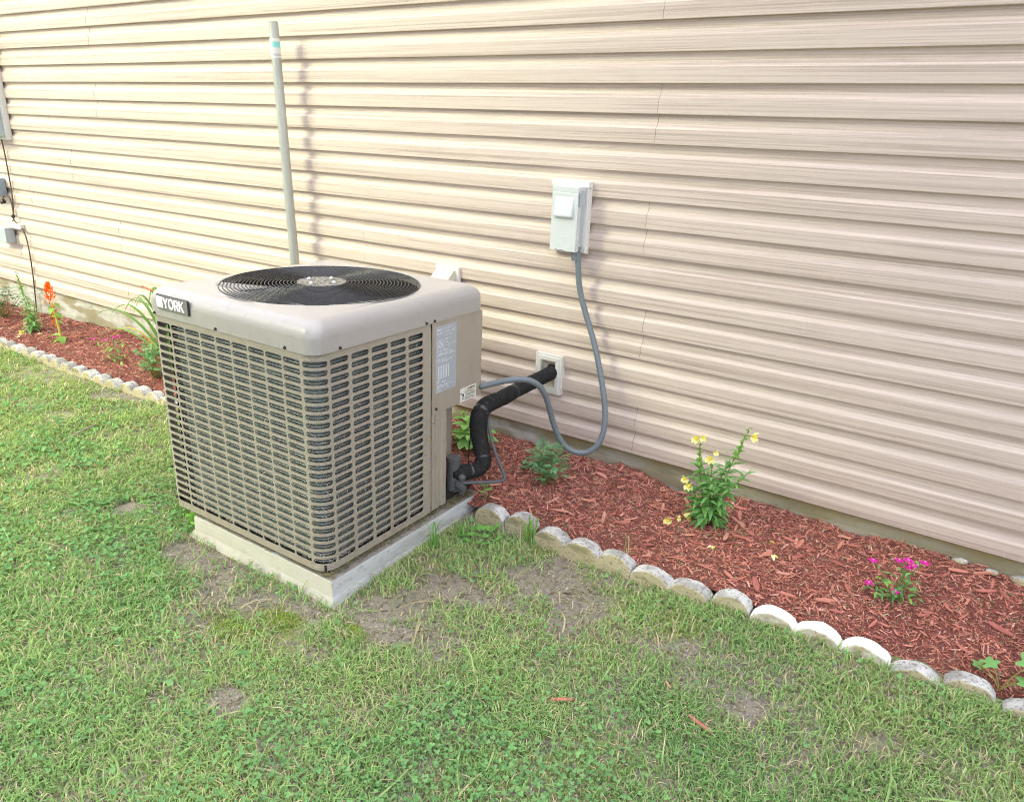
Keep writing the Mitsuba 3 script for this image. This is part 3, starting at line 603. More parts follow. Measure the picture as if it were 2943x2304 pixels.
cpts = spline([(-1.600, -0.062, 0.91), (-1.588, -0.060, 0.86), (-1.570, -0.055, 0.734), (-1.489, -0.055, 0.531), (-1.424, -0.075, 0.37), (-1.377, -0.10, 0.228), (-1.366, -0.13, 0.100), (-1.395, -0.155, 0.038), (-1.44, -0.175, 0.016), (-1.500, -0.20, 0.031), (-1.548, -0.23, 0.109), (-1.570, -0.27, 0.231), (-1.588, -0.32, 0.335), (-1.623, -0.37, 0.378), (-1.690, -0.42, 0.378), (-1.80, -0.493, 0.342)], 150)
obj('hose', tube(cpts, 0.0132 + 0.0003 * (np.arange(150) % 2), 14), 'mat_conduit', cd, smooth=True)
obj('connector', cc(cyl(0.019, (-1.600, -0.062, 0.868), (-1.601, -0.062, 0.912), 16), cyl(0.022, (-1.6005, -0.062, 0.893), (-1.601, -0.062, 0.905), 8)), 'mat_conduit', cd, smooth=30)
# vent hood
vh = thing('vent_hood', 'white vent hood on the siding just behind the air conditioner', 'vent')
obj('plate', box(-2.438, -2.288, -0.016, 0.006, 0.58, 0.742, 0.003), 'mat_white', vh, smooth=30)
hd = m3.Manifold.batch_hull([m3.Manifold.cube((0.112, 0.012, 0.01)).translate((-2.425, -0.026, 0.712)), m3.Manifold.cube((0.112, 0.006, 0.01)).translate((-2.425, -0.105, 0.645)), m3.Manifold.cube((0.112, 0.09, 0.004)).translate((-2.425, -0.105, 0.60))])
obj('hood', tm(hd), 'mat_cream', vh, smooth=20)
obj('side_louver', cc(*[box(-2.313, -2.309, -0.095 + 0.02 * k, -0.088 + 0.02 * k, 0.605, 0.645 + 0.014 * k) for k in range(4)]), 'mat_white', vh)
# pole
po = thing('metal_pole', 'galvanised steel pole standing against the siding behind the air conditioner', 'pole')
A, B = np.array([-3.363, -0.105, -0.25]), np.array([-3.458, -0.105, 1.885])
obj('pipe', tube([A, (A + B) / 2, B], 0.0255, 28, False), 'mat_galvanised', po, smooth=True)
obj('rim', tube([B - (B - A) * 0.028, B], 0.0235, 28, False), 'mat_galvanised', po, smooth=True)
at = lambda t: A + (B - A) * t
obj('sticker', tube([at(0.918), at(0.962)], 0.0259, 28, False), 'mat_white', po, smooth=True)
def arc_patch(c0, c1, r, a0, a1):
    a = np.linspace(a0, a1, 9); V = np.vstack([np.stack([c[0] + r * np.cos(a), c[1] + r * np.sin(a), np.full_like(a, c[2])], 1) for c in (c0, c1)]); j = np.arange(8)
    return V, np.vstack([np.stack([j, j + 1, j + 10], 1), np.stack([j, j + 10, j + 9], 1)])
pv = arc_patch(at(0.942), at(0.955), 0.0263, -1.3, 0.6); obj('sticker_print', pv, 'mat_vcolor', po, color=np.tile([0.25, 0.60, 0.58], (18, 1)))
pv = arc_patch(at(0.923), at(0.928), 0.0263, -1.3, 0.6); obj('sticker_print', pv, 'mat_vcolor', po, color=np.tile([0.45, 0.45, 0.47], (18, 1)))
# service gear on the far left
ep = thing('service_panel', 'grey electrical service panel at the left edge of the photo, trimmed in white', 'electrical panel')
obj('cabinet', box(-7.30, -6.775, -0.095, -0.005, 1.20, 2.02, 0.006), 'mat_box_grey', ep, smooth=30)
obj('trim', cc(box(-7.32, -6.745, -0.03, 0.005, 1.176, 1.205), box(-6.773, -6.742, -0.035, 0.005, 1.206, 2.04)), 'mat_white', ep)
obj('screw', cc(cyl(0.005, (-6.79, -0.095, 1.24), (-6.79, -0.098, 1.24), 8), cyl(0.005, (-6.80, -0.095, 1.55), (-6.80, -0.098, 1.55), 8)), 'mat_dark_metal', ep)
one('meter_box', box(-7.35, -6.985, -0.09, 0.0, 0.735, 0.87, 0.006), 'mat_blue_grey', 'blue grey utility box cut by the left edge of the photo', 'utility box', smooth=30)
one('utility_box', box(-7.20, -6.985, -0.075, 0.0, 0.35, 0.475, 0.006), 'mat_box_grey', 'small pale grey utility box low at the left edge of the photo', 'utility box', smooth=30)
cb = thing('brown_cable', 'thin brown cable hanging down the siding at the far left', 'cable')
obj('main_run', tube(spline([(-6.868, -0.03, 1.20), (-6.870, -0.02, 1.149), (-6.872, -0.016, 0.988), (-6.875, -0.014, 0.842), (-6.886, -0.014, 0.712), (-6.912, -0.016, 0.597), (-6.920, -0.018, 0.55), (-6.86, -0.02, 0.515), (-6.80, -0.02, 0.49), (-6.765, -0.018, 0.42), (-6.757, -0.016, 0.33), (-6.769, -0.012, 0.189), (-6.795, -0.008, 0.03), (-6.831, -0.012, -0.24)], 90), 0.0055, 7), 'mat_cord', cb, smooth=True)
obj('loop', tube(spline([(-6.975, -0.05, 0.690), (-6.955, -0.035, 0.735), (-6.92, -0.022, 0.725), (-6.905, -0.018, 0.66), (-6.913, -0.018, 0.57), (-6.935, -0.02, 0.535)], 30), 0.0055, 7), 'mat_cord', cb, smooth=True)
obj('clamp', cc(sphere(0.016, (-6.915, -0.02, 0.575), 2), cyl(0.018, (-6.99, -0.055, 0.685), (-6.965, -0.045, 0.69), 10)), 'mat_dark_metal', cb, smooth=30)
one('cable_cover', box(-6.975, -6.795, -0.035, 0.0, 0.478, 0.518, 0.004), 'mat_white', 'small white plastic cover clipped over the brown cable', 'cable cover', smooth=30)
st_ = tube(spline([(-3.30, -0.47, -0.19), (-3.36, -0.462, 0.10), (-3.58, -0.452, 0.36), (-3.98, -0.45, 0.385), (-4.27, -0.45, 0.392), (-4.41, -0.45, 0.410)], 30), np.linspace(0.008, 0.0045, 30), 7)
one('bent_wire', st_, 'mat_vcolor', 'rusty orange brown wire end poking out left of the air conditioner top', 'wire', color=np.tile([0.36, 0.11, 0.05], (len(st_.vertices), 1)), smooth=True)

# ---------------------------------------------------------------- plants
def leaf_geo(L, Wd, droop=0.3, fold=0.25, seg=6, pw=0.8, tip=1.0, wav=0.0):
    t = np.linspace(0, 1, seg + 1); w = Wd / 2 * np.sin(PI * np.clip(t, 0, 1) ** pw) ** tip; w[0] = max(w[0], Wd * 0.03); w[-1] = 0.0004
    ang = -droop * t * 1.6; dx = np.cos(ang); dz = np.sin(ang); x = np.r_[0, np.cumsum((dx[1:] + dx[:-1]) / 2)] * L / seg; z = np.r_[0, np.cumsum((dz[1:] + dz[:-1]) / 2)] * L / seg
    e = wav * Wd * np.sin(t * 11)
    V = np.stack([np.stack([x, w, z + fold * w + e], 1), np.stack([x, 0 * w, z], 1), np.stack([x, -w, z + fold * w - e], 1)], 1).reshape(-1, 3)
    F = []
    for i in range(seg):
        a = 3 * i
        for k in (0, 1): F += [[a + k, a + k + 3, a + k + 4], [a + k, a + k + 4, a + k + 1]]
    return V, np.array(F)
def orient(V, at, yaw, pitch, roll=0.0):
    cy, sy, cp, sp_, cr, sr = math.cos(yaw), math.sin(yaw), math.cos(pitch), math.sin(pitch), math.cos(roll), math.sin(roll)
    V = V @ np.array([[1, 0, 0], [0, cr, sr], [0, -sr, cr]])
    V = V @ np.array([[cp, 0, sp_], [0, 1, 0], [-sp_, 0, cp]])
    V = V @ np.array([[cy, sy, 0], [-sy, cy, 0], [0, 0, 1]])
    return V + np.asarray(at)
class Bag:
    def __init__(s): s.v, s.f, s.c, s.n = [], [], [], 0
    def add(s, V, F, col, jit=0.12, r=None):
        V = np.asarray(V); g = 1 + jit * (rng.random() - 0.5) * 2
        c = np.tile(np.asarray(col, float) * g, (len(V), 1)); s.v.append(V); s.f.append(np.asarray(F) + s.n); s.c.append(c); s.n += len(V)
    def leaf(s, at, yaw, pitch, L, Wd, col, roll=0.0, **k): V, F = leaf_geo(L, Wd, **k); s.add(orient(V, at, yaw, pitch, roll), F, col)
    def tube(s, pts, r, col, sides=6): m = tube(pts, r, sides); s.add(m.vertices, m.faces, col)
    def ball(s, c, r, col, scale=(1, 1, 1), sub=1): m = sphere(r, (0, 0, 0), sub, scale); s.add(m.vertices + np.asarray(c), m.faces, col)
    def put(s, name, parent, bsdf='mat_leaf', smooth=True): return obj(name, (np.vstack(s.v), np.vstack(s.f)), bsdf, parent, smooth=smooth, color=np.clip(np.vstack(s.c) * (1.5 if bsdf == 'mat_leaf' else 1.0), 0, 0.93))
def single(name, parent, fn, bsdf='mat_leaf'):
    b = Bag(); fn(b); return b.put(name, parent, bsdf)
def mz(x, y): return float(mulch_z(np.array(float(x)), np.array(float(y))))
G_MID, G_DARK, G_LIGHT = np.array([0.13, 0.28, 0.095]), np.array([0.08, 0.18, 0.065]), np.array([0.24, 0.41, 0.09])

def bloom(b, c, yaw, R, col, mid, n=5, cup=0.35):
    for k in range(n): b.leaf(c, yaw + k * 2 * PI / n, cup, R, R * 0.95, col, droop=0.25, fold=0.1, seg=4, pw=0.62, tip=0.7)
    b.ball(np.asarray(c) + [0, 0, 0.003], R * 0.22, mid)
def snap_bloom(b, c, yaw, s=1.0):
    W_, Y_ = (0.62, 0.60, 0.27), (0.62, 0.52, 0.06)
    d = np.array([math.cos(yaw), math.sin(yaw), 0])
    for a in (-0.5, 0.5): b.leaf(c, yaw + a, 0.9, 0.022 * s, 0.022 * s, W_, droop=0.4, seg=4, pw=0.6, tip=0.7)
    for a in (-0.8, 0, 0.8): b.leaf(np.asarray(c) + d * 0.004, yaw + a, -0.25, 0.022 * s, 0.020 * s, W_, droop=0.5, seg=4, pw=0.6, tip=0.7)
    b.ball(np.asarray(c) + d * 0.010 * s + [0, 0, 0.003], 0.0062 * s, Y_, (1, 1, 0.8))

def stem_path(a, b, bend, n=12):
    a, b = np.asarray(a, float), np.asarray(b, float); t = np.linspace(0, 1, n)[:, None]
    return a + (b - a) * t + np.asarray(bend) * np.sin(PI * t) * 1.0

def snapdragon(name, label, base, tops, flowers, buds, lean, leafcol, L0=0.082, dens=0.0105):
    k = thing(name, label, 'flowering plant')
    for i, tp in enumerate(tops):
        P = stem_path(base + rng.normal(0, 0.012, 3) * [1, 1, 0], tp, rng.normal(0, 0.012, 3))
        sb = Bag(); sb.tube(P, np.linspace(0.0035, 0.0018, len(P)), (0.16, 0.27, 0.07)); skey = sb.put('stem', k)
        H = np.linalg.norm(np.asarray(tp) - base); n = int(H / dens); lim = 0.72 if i in buds else 0.93
        for j in range(n):
            t = 0.05 + lim * j / n; c = P[0] + (P[-1] - P[0]) * t; c = np.array([np.interp(t, np.linspace(0, 1, len(P)), P[:, q]) for q in range(3)])
            yaw = j * 2.4 + i; L = L0 * (1.05 - 0.62 * t) * rng.uniform(0.8, 1.2)
            col = leafcol * rng.uniform(0.75, 1.3) * (np.array([1.1, 1.05, 0.9]) if rng.random() < 0.2 else 1)
            b = Bag(); b.leaf(c, yaw, rng.uniform(0.15, 0.75) - 0.3 * (1 - t), L, L * rng.uniform(0.24, 0.32), col, droop=rng.uniform(0.2, 0.7), fold=0.3, seg=5)
            b.put('leaf', k)
        if i in buds:
            b = Bag()
            for j in range(14):
                t = 0.70 + 0.30 * j / 13; c = np.array([np.interp(t, np.linspace(0, 1, len(P)), P[:, q]) for q in range(3)]); a = j * 2.4
                rr_ = 0.0065 * (1.25 - 0.8 * (t - 0.70) / 0.3); b.ball(c + [0.007 * math.cos(a), 0.007 * math.sin(a), 0], rr_, (0.20, 0.34, 0.08), (1, 1, 1.3))
            b.put('bud_spike', k)
    for c, yaw, s_ in flowers:
        b = Bag(); snap_bloom(b, c, yaw, s_); b.put('flower', k)
    return k
b0 = np.array([-0.790, -0.255, mz(-0.79, -0.255)])
snapdragon('snapdragon', 'snapdragon with pale yellow flowers standing in the red mulch near the wall', b0,
           [(-0.868, -0.27, 0.262), (-0.800, -0.29, 0.205), (-0.885, -0.28, 0.075), (-0.690, -0.235, 0.352), (-0.715, -0.30, 0.16), (-0.655, -0.26, 0.19), (-0.865, -0.25, 0.17), (-0.775, -0.31, 0.12), (-0.90, -0.26, 0.05), (-0.745, -0.24, 0.20)],
           [((-0.880, -0.285, 0.276), -1.2, 1.3), ((-0.856, -0.285, 0.285), -0.6, 1.1), ((-0.805, -0.305, 0.215), -1.4, 1.3), ((-0.790, -0.30, 0.243), -0.8, 0.8), ((-0.897, -0.295, 0.095), -1.6, 1.1), ((-0.882, -0.30, 0.072), -1.1, 1.3), ((-0.672, -0.25, 0.325), -0.3, 1.35)],
           (0, 3), 0, G_MID)
b1 = np.array([-6.11, -0.38, mz(-6.11, -0.38)])
snapdragon('snapdragon', 'tall green snapdragon without open flowers at the far left of the bed', b1,
           [(-6.18, -0.39, 0.265), (-6.09, -0.40, 0.03), (-6.05, -0.36, 0.06), (-6.20, -0.36, 0.10), (-6.02, -0.42, -0.02)], [], (0,), 0, np.array([0.15, 0.29, 0.11]), 0.085, 0.0125)
k = thing('fallen_flower', 'yellow petals lying on the mulch below the far left snapdragon', 'flower')
b = Bag(); snap_bloom(b, (-6.12, -0.45, mz(-6.12, -0.45) + 0.012), -1.0, 1.5); b.put('petal', k)
for c in [(-6.30, -0.45), (-6.05, -0.50), (-5.95, -0.42)]:
    b = Bag(); b.leaf((c[0], c[1], mz(*c) + 0.012), rng.uniform(0, 6), 0.1, 0.045, 0.03, (0.58, 0.55, 0.32)); b.put('petal', k)
FG = 'fallen petals on the mulch'
for i, (x, y, nm, s_) in enumerate([(-0.941, -0.322, 'leftmost fallen yellow and white flower beside the yellow snapdragon', 1.3), (-0.910, -0.295, 'small white fallen flower between two larger ones beside the yellow snapdragon', 0.8), (-0.880, -0.280, 'fallen yellow white flower right against the foot of the yellow snapdragon', 1.5),
                                 (-0.715, -0.275 - 0.12, 'white fallen petal on the mulch below the yellow snapdragon', 0.9), (-0.505, -0.34, 'yellow white fallen petal on open mulch right of the yellow snapdragon', 1.0), (-0.545, -0.24, 'withered yellow purple petal right of the yellow snapdragon', 0.8)]):
    k = thing('fallen_flower', nm, 'flower', FG); b = Bag(); z = mz(x, y) + 0.012
    if i < 3: snap_bloom(b, (x, y, z), -1.2 + i, s_)
    else:
        b.leaf((x, y, z), i * 1.3, 0.25, 0.035 * s_, 0.016, (0.60, 0.57, 0.42) if i < 5 else (0.70, 0.50, 0.10), droop=0.6); b.leaf((x, y, z), i * 1.3 + 0.8, 0.35, 0.028 * s_, 0.013, (0.8, 0.65, 0.15) if i < 5 else (0.12, 0.05, 0.14), droop=0.6)
    b.put('petal', k)

def marigold(label, base, R, H, n, col):
    k = thing('marigold', label, 'plant'); st = Bag()
    for i in range(n):
        a = rng.uniform(0, 2 * PI); q = R * math.sqrt(rng.random()) * 0.9; tip = np.array([base[0] + q * math.cos(a), base[1] + q * math.sin(a), base[2] + H * rng.uniform(0.35, 1.0) * (1 - 0.35 * (q / R) ** 2)])
        P = stem_path(base + rng.normal(0, 0.008, 3) * [1, 1, 0], tip, rng.normal(0, 0.01, 3), 6); st.tube(P, 0.0016, (0.22, 0.17, 0.07) if i % 3 else (0.15, 0.24, 0.07), 4)
        b = Bag()
        for w in range(3):
            yaw0 = a + rng.normal(0, 1.0) + w * 2.1; L = 0.05 * rng.uniform(0.7, 1.2); d = np.array([math.cos(yaw0), math.sin(yaw0), rng.uniform(-0.1, 0.7)]); d /= np.linalg.norm(d)
            cl_ = col * rng.uniform(0.65, 1.35)
            for s in range(6):
                t = 0.25 + 0.75 * s / 5
                for sd in ((-1, 1) if s < 5 else (0,)):
                    b.leaf(tip + d * L * t, yaw0 + sd * 0.75, math.asin(d[2]) + rng.normal(0, 0.15), L * 0.42, L * 0.12, cl_, droop=0.4, seg=3)
        b.put('leaf_spray', k)
    st.put('stem', k); return k
marigold('small feathery marigold plant under the grey conduit loop', np.array([-1.545, -0.318, mz(-1.545, -0.318)]), 0.078, 0.205, 34, np.array([0.13, 0.27, 0.125]))
marigold('feathery dark green marigold at the left edge of the air conditioner', np.array([-4.36, -0.46, mz(-4.36, -0.46)]), 0.14, 0.22, 40, np.array([0.14, 0.29, 0.12]))
marigold('dark green bushy plant cut by the left edge of the photo', np.array([-6.72, -0.30, mz(-6.7, -0.3)]), 0.15, 0.26, 36, np.array([0.06, 0.14, 0.06]))

def dianthus(label, base, spread, heads, H):
    k = thing('dianthus', label, 'flowering plant')
    for i, hd_ in enumerate(heads):
        P = stem_path(base + rng.normal(0, 0.02, 3) * [1, 1, 0], hd_, rng.normal(0, 0.01, 3), 7); b = Bag(); b.tube(P, 0.0016, (0.14, 0.24, 0.07), 4)
        for j in range(5):
            c = P[1 + j % 5]; b.leaf(c, rng.uniform(0, 6.3), rng.uniform(0.0, 0.8), 0.045 * rng.uniform(0.6, 1.1), 0.010, G_MID * rng.uniform(0.8, 1.6), droop=0.6, seg=4)
        b.put('stem', k)
        b = Bag(); bloom(b, np.asarray(hd_), rng.uniform(0, 6), 0.0185, (0.52, 0.03, 0.30), (0.55, 0.25, 0.42), 5, rng.uniform(0.0, 0.4)); b.put('flower', k)
    b = Bag()
    for i in range(34):
        a = rng.uniform(0, 2 * PI); q = spread * math.sqrt(rng.random()); c = [base[0] + q * math.cos(a), base[1] + 0.7 * q * math.sin(a), base[2] + rng.uniform(0.0, H)]
        b.leaf(c, rng.uniform(0, 6.3), rng.uniform(-0.1, 0.9), rng.uniform(0.03, 0.06), rng.uniform(0.009, 0.015), (G_MID if rng.random() < 0.6 else G_LIGHT) * rng.uniform(0.7, 1.3), droop=0.6, seg=4)
    b.put('foliage', k); return k
bd = np.array([-0.075, -0.335, mz(-0.075, -0.335)])
dianthus('low dianthus with magenta pink flowers at the right end of the bed', bd, 0.085, [(-0.164, -0.33, 0.004), (-0.160, -0.36, -0.072), (-0.073, -0.37, -0.070), (-0.05, -0.33, 0.020), (-0.058, -0.32, 0.038), (-0.040, -0.33, 0.028), (-0.008, -0.31, 0.045), (-0.085, -0.32, 0.030)], 0.09)
bd = np.array([-4.86, -0.44, mz(-4.86, -0.44)])
dianthus('low plant with a few pink flowers between the orange flower and the air conditioner', bd, 0.15, [(-5.08, -0.45, -0.05), (-4.93, -0.45, -0.03), (-4.84, -0.44, 0.0), (-4.79, -0.44, 0.02)], 0.13)

k = thing('celosia', 'plant with an upright orange plume flower in the bed at the left', 'flowering plant')
cb0 = np.array([-5.655, -0.395, mz(-5.655, -0.395)]); ctop = np.array([-5.705, -0.395, 0.10])
P = stem_path(cb0, ctop, (0.01, 0, 0)); single('stem', k, lambda b: b.tube(P, np.linspace(0.009, 0.005, 12), (0.40, 0.38, 0.10), 7))
for yaw, t, L in [(-2.6, 0.16, 0.11), (-0.3, 0.14, 0.11), (-1.4, 0.06, 0.07), (2.8, 0.42, 0.07), (0.4, 0.50, 0.06), (-2.9, 0.62, 0.08), (0.2, 0.72, 0.09), (-0.8, 0.85, 0.08), (2.9, 0.88, 0.09), (1.5, 0.6, 0.07), (0.2, 0.95, 0.085)]:
    b = Bag(); c = P[0] + (P[-1] - P[0]) * t; b.leaf(c, yaw, rng.uniform(-0.1, 0.4), L, L * 0.52, np.array([0.20, 0.34, 0.085]) * rng.uniform(0.8, 1.2), droop=0.6, pw=0.7); b.put('leaf', k)
b = Bag()
for i in range(150):
    t = rng.random() ** 0.7; a = rng.uniform(0, 2 * PI); q = 0.045 * (1 - t) ** 0.6 * math.sqrt(rng.random()) + 0.004
    side = 0.03 * (1 if i % 3 else -1) * (1 - t) * (i % 2)
    b.leaf(ctop + [q * math.cos(a) + side - 0.012 * t, q * math.sin(a), -0.02 + 0.145 * t], a, 1.0 + 0.4 * t, 0.03, 0.009, np.array([0.62, 0.14, 0.018]) * rng.uniform(0.8, 1.15), droop=0.2, seg=3)
for i in range(14): b.ball(ctop + [0.016 * math.cos(i * 2.4), 0.016 * math.sin(i * 2.4), -0.03 - 0.011 * i], 0.008, (0.6, 0.16, 0.02))
b.put('plume', k)

k = thing('daylily', 'clump of long arching strap leaves at the left of the air conditioner', 'plant')
bx, by = -4.28, -0.38; bz = mz(bx, by)
for i, (tx, ty, h, sg) in enumerate([(-4.90, -0.42, 0.245, 0.02), (-5.06, -0.46, 0.20, -0.02), (-4.95, -0.50, 0.09, -0.25), (-4.62, -0.30, 0.36, 0.14), (-4.55, -0.45, 0.33, 0.05), (-4.70, -0.55, 0.13, -0.2), (-4.05, -0.45, 0.30, 0), (-4.0, -0.3, 0.25, 0), (-4.45, -0.52, 0.36, 0.2), (-4.42, -0.40, 0.40, 0.25), (-4.75, -0.40, 0.30, -0.02)]):
    n = 14; t = np.linspace(0, 1, n); x = bx + (tx - bx) * t ** 1.15; y = by + (ty - by) * t; zt = bz + (h - bz) * np.sin(PI * np.clip(t * 0.72, 0, 1)) ** 0.9 - 0.10 * np.clip(t - 0.7, 0, 1)
    w = 0.011 * (1 - t ** 3) + 0.0008; d = np.array([-(ty - by), tx - bx]); d = d / np.linalg.norm(d)
    V = np.stack([np.stack([x + d[0] * w, y + d[1] * w, zt + w * 0.4], 1), np.stack([x, y, zt - w * 0.2], 1), np.stack([x - d[0] * w, y - d[1] * w, zt + w * 0.4], 1)], 1).reshape(-1, 3); F = []
    for q in range(n - 1):
        for e in (0, 1): a = 3 * q + e; F += [[a, a + 3, a + 4], [a, a + 4, a + 1]]
    b = Bag(); b.add(V, F, np.array([0.15, 0.27, 0.08]) * rng.uniform(0.8, 1.3) if i != 5 else np.array([0.42, 0.36, 0.10])); b.put('leaf', k)

k = thing('sedum', 'broad leaved pale green sedum behind the black pipe', 'plant')
sb_ = np.array([-2.035, -0.215, mz(-2.035, -0.215)])
for tp, n in [((-2.09, -0.22, 0.060), 16), ((-1.955, -0.20, 0.02), 10), ((-2.07, -0.27, -0.02), 8), ((-2.0, -0.26, -0.01), 8)]:
    P = stem_path(sb_, tp, (0, 0, 0)); single('stem', k, lambda b: b.tube(P, 0.005, (0.22, 0.33, 0.12), 6))
    for j in range(n):
        t = 0.12 + 0.85 * j / n; c = P[0] + (P[-1] - P[0]) * t; L = 0.112 * (1.15 - 0.6 * t) * rng.uniform(0.85, 1.15)
        b = Bag(); b.leaf(c, j * 1.62 + rng.normal(0, 0.2), 0.35 * t + 0.1, L, L * 0.60, (np.array([0.20, 0.38, 0.14]) + np.array([0.07, 0.09, 0.0]) * t) * rng.uniform(0.8, 1.2), droop=0.45, fold=0.2, pw=1.0); b.put('leaf', k)
    b = Bag()
    for j in range(16): b.leaf(np.asarray(tp) + [rng.normal(0, 0.008), rng.normal(0, 0.008), 0.004], rng.uniform(0, 6.3), rng.uniform(0.4, 1.2), 0.020, 0.009, (0.28, 0.42, 0.10), seg=3)
    b.put('bud_head', k)

def lobed(b, c, yaw, pitch, R, col, n=5):
    """a lobed, roughly round leaf"""
    th = np.linspace(0, 2 * PI, 41)[:-1]; rr_ = R * (0.82 + 0.18 * np.cos(th * n)) * (1 - 0.55 * np.exp(-((np.abs(th - PI)) / 0.28) ** 2))
    V = np.vstack([[0, 0, 0], np.stack([rr_ * np.cos(th), rr_ * np.sin(th), 0.18 * R * np.cos(th * n) * 0.4 - 0.15 * rr_ ** 2 / R], 1)]); j = np.arange(40)
    b.add(orient(V, c, yaw, pitch), np.stack([j * 0, j + 1, (j + 1) % 40 + 1], 1), col)
k = thing('vine_seedling', 'vine with broad rounded green leaves spreading over the bed at the right edge', 'plant')
for (c, yaw, pt, R) in [((0.205, -0.55, -0.125), 2.6, 0.2, 0.022), ((0.228, -0.57, -0.092), 0.4, 0.35, 0.030), ((0.335, -0.57, -0.045), 1.0, 0.25, 0.052), ((0.345, -0.60, -0.095), -1.2, 0.2, 0.055), ((0.40, -0.53, -0.05), 0.2, 0.25, 0.05)]:
    b = Bag(); lobed(b, c, yaw, pt, R, np.array([0.14, 0.30, 0.10]) * rng.uniform(0.9, 1.25)); b.put('leaf', k)
    b = Bag(); b.tube(spline([(0.27, -0.585, mz(0.27, -0.585)), ((0.27 + c[0]) / 2, (c[1] - 0.585) / 2, (c[2] - 0.15) / 2 + 0.005), c], 8), 0.002, (0.30, 0.26, 0.09), 5); b.put('stem', k)

def weed(name, label, base, n, R, col, cat='weed', up=0.05, nl=3):
    k = thing(name, label, cat)
    for i in range(n):
        a = i * 2.4; q = R * math.sqrt((i + 0.5) / n); c = (base[0] + q * math.cos(a), base[1] + q * math.sin(a), base[2] + up * rng.uniform(0.5, 1.1))
        b = Bag(); lobed(b, c, a, rng.uniform(-0.1, 0.5), rng.uniform(0.016, 0.026), col * rng.uniform(0.8, 1.25), nl); b.tube([(base[0], base[1], base[2] - 0.01), c], 0.0012, col, 4); b.put('leaf', k)
weed('weed', 'bright green weed sprouting at the left corner of the concrete pad', (-2.615, -1.40, -0.235), 7, 0.035, np.array([0.16, 0.34, 0.06]), up=0.075)
weed('weed', 'lobed leafy weed in front of the broken edging stone', (-1.575, -0.765, -0.225), 13, 0.085, np.array([0.13, 0.30, 0.07]), up=0.055, nl=5)
weed('weed', 'pale green leaf under the thin copper line', (-1.70, -0.565, -0.145), 3, 0.03, np.array([0.20, 0.32, 0.10]), up=0.06, nl=5)
weed('weed', 'small grey green seedling left of the feathery marigold', (-1.70, -0.235, mz(-1.70, -0.235)), 4, 0.025, np.array([0.12, 0.22, 0.10]), up=0.02)

def grass_tuft(label, base, n, h, spread, col):
    k = thing('grass_tuft', label, 'grass tuft')
    for i in range(n):
        a = rng.uniform(0, 2 * PI); hh = h * rng.uniform(0.5, 1.1); q = spread * rng.random(); m = 7; t = np.linspace(0, 1, m)
        bx_, by_ = base[0] + rng.normal(0, 0.012), base[1] + rng.normal(0, 0.012)
        x = bx_ + q * math.cos(a) * t ** 1.8; y = by_ + q * math.sin(a) * t ** 1.8; z = base[2] - 0.01 + hh * np.sin(t * 1.9) / math.sin(1.9) * (1 - 0.25 * t * q / max(spread, 1e-6)); w = 0.0032 * (1 - t ** 2) + 0.0003
        d = np.array([-math.sin(a), math.cos(a)])
        V = np.stack([np.stack([x + d[0] * w, y + d[1] * w, z], 1), np.stack([x - d[0] * w, y - d[1] * w, z], 1)], 1).reshape(-1, 3); F = []
        for s in range(m - 1): F += [[2 * s, 2 * s + 1, 2 * s + 3], [2 * s, 2 * s + 3, 2 * s + 2]]
        b = Bag(); b.add(V, F, col * rng.uniform(0.8, 1.3)); b.put('blade', k)
grass_tuft('broad bladed grass tuft growing against the right side of the concrete pad', (-1.70, -0.93, -0.235), 11, 0.15, 0.10, np.array([0.14, 0.29, 0.08]))
grass_tuft('grass tuft growing at the far right corner of the concrete pad', (-1.66, -0.80, -0.23), 12, 0.10, 0.09, np.array([0.13, 0.26, 0.07]))
grass_tuft('fine upright grass tuft at the end of the second edging stone', (-1.40, -0.665, -0.22), 16, 0.14, 0.05, np.array([0.17, 0.31, 0.07]))
grass_tuft('thin single grass stalk standing in the mulch beside the three hump grey stone', (-0.995, -0.60, -0.17), 2, 0.16, 0.05, np.array([0.24, 0.28, 0.12]))

# loose chips on the lawn, rocks
for i, (x, y, yaw, L, lab) in enumerate([(-0.825, -1.385, 0.75, 0.075, 'red wood chip lying on the lawn, the one farthest left'), (-0.445, -1.25, -0.25, 0.080, 'red wood chip lying on the lawn, the longer one on the right'), (-0.585, -1.15, -0.6, 0.032, 'tiny red wood chip on the lawn between the two larger ones')]):
    z = float(ground_z(np.array(x), np.array(y))) + 0.022; m = chip_variants[i]
    scene[numbered('wood_chip')] = {**m, 'to_world': T().translate([x, y, z]).rotate([0, 0, 1], math.degrees(yaw)).rotate([0, 1, 0], 5).scale([L, L * 0.75, L])}
    kk = 'wood_chip' if i == 0 else f'wood_chip_{i:03d}'; labels[kk] = {'label': lab, 'category': 'wood chip', 'group': 'red wood chips lying on the lawn'}
for i, (x, y, s_, lab) in enumerate([(0.10, -0.012, 0.020, 'pale stone lying against the foundation, the left one of three'), (0.205, -0.022, 0.017, 'pale stone lying against the foundation, middle one of three'), (0.30, -0.015, 0.028, 'pale stone lying against the foundation at the right edge')]):
    m = trimesh.creation.icosphere(3, 1.0); m.vertices *= (1 + 0.5 * (meshkit.fbm(m.vertices * 1.6 + i * 7, 3, 5) - 0.5))[:, None]; m.apply_scale([s_ * 1.3, s_ * 0.8, s_ * 0.6]); m.apply_translation([x, y, mz(x, y) + 0.012])
    one('stone', m, 'mat_stone', lab, 'stone', 'pale stones along the foundation', smooth=50)
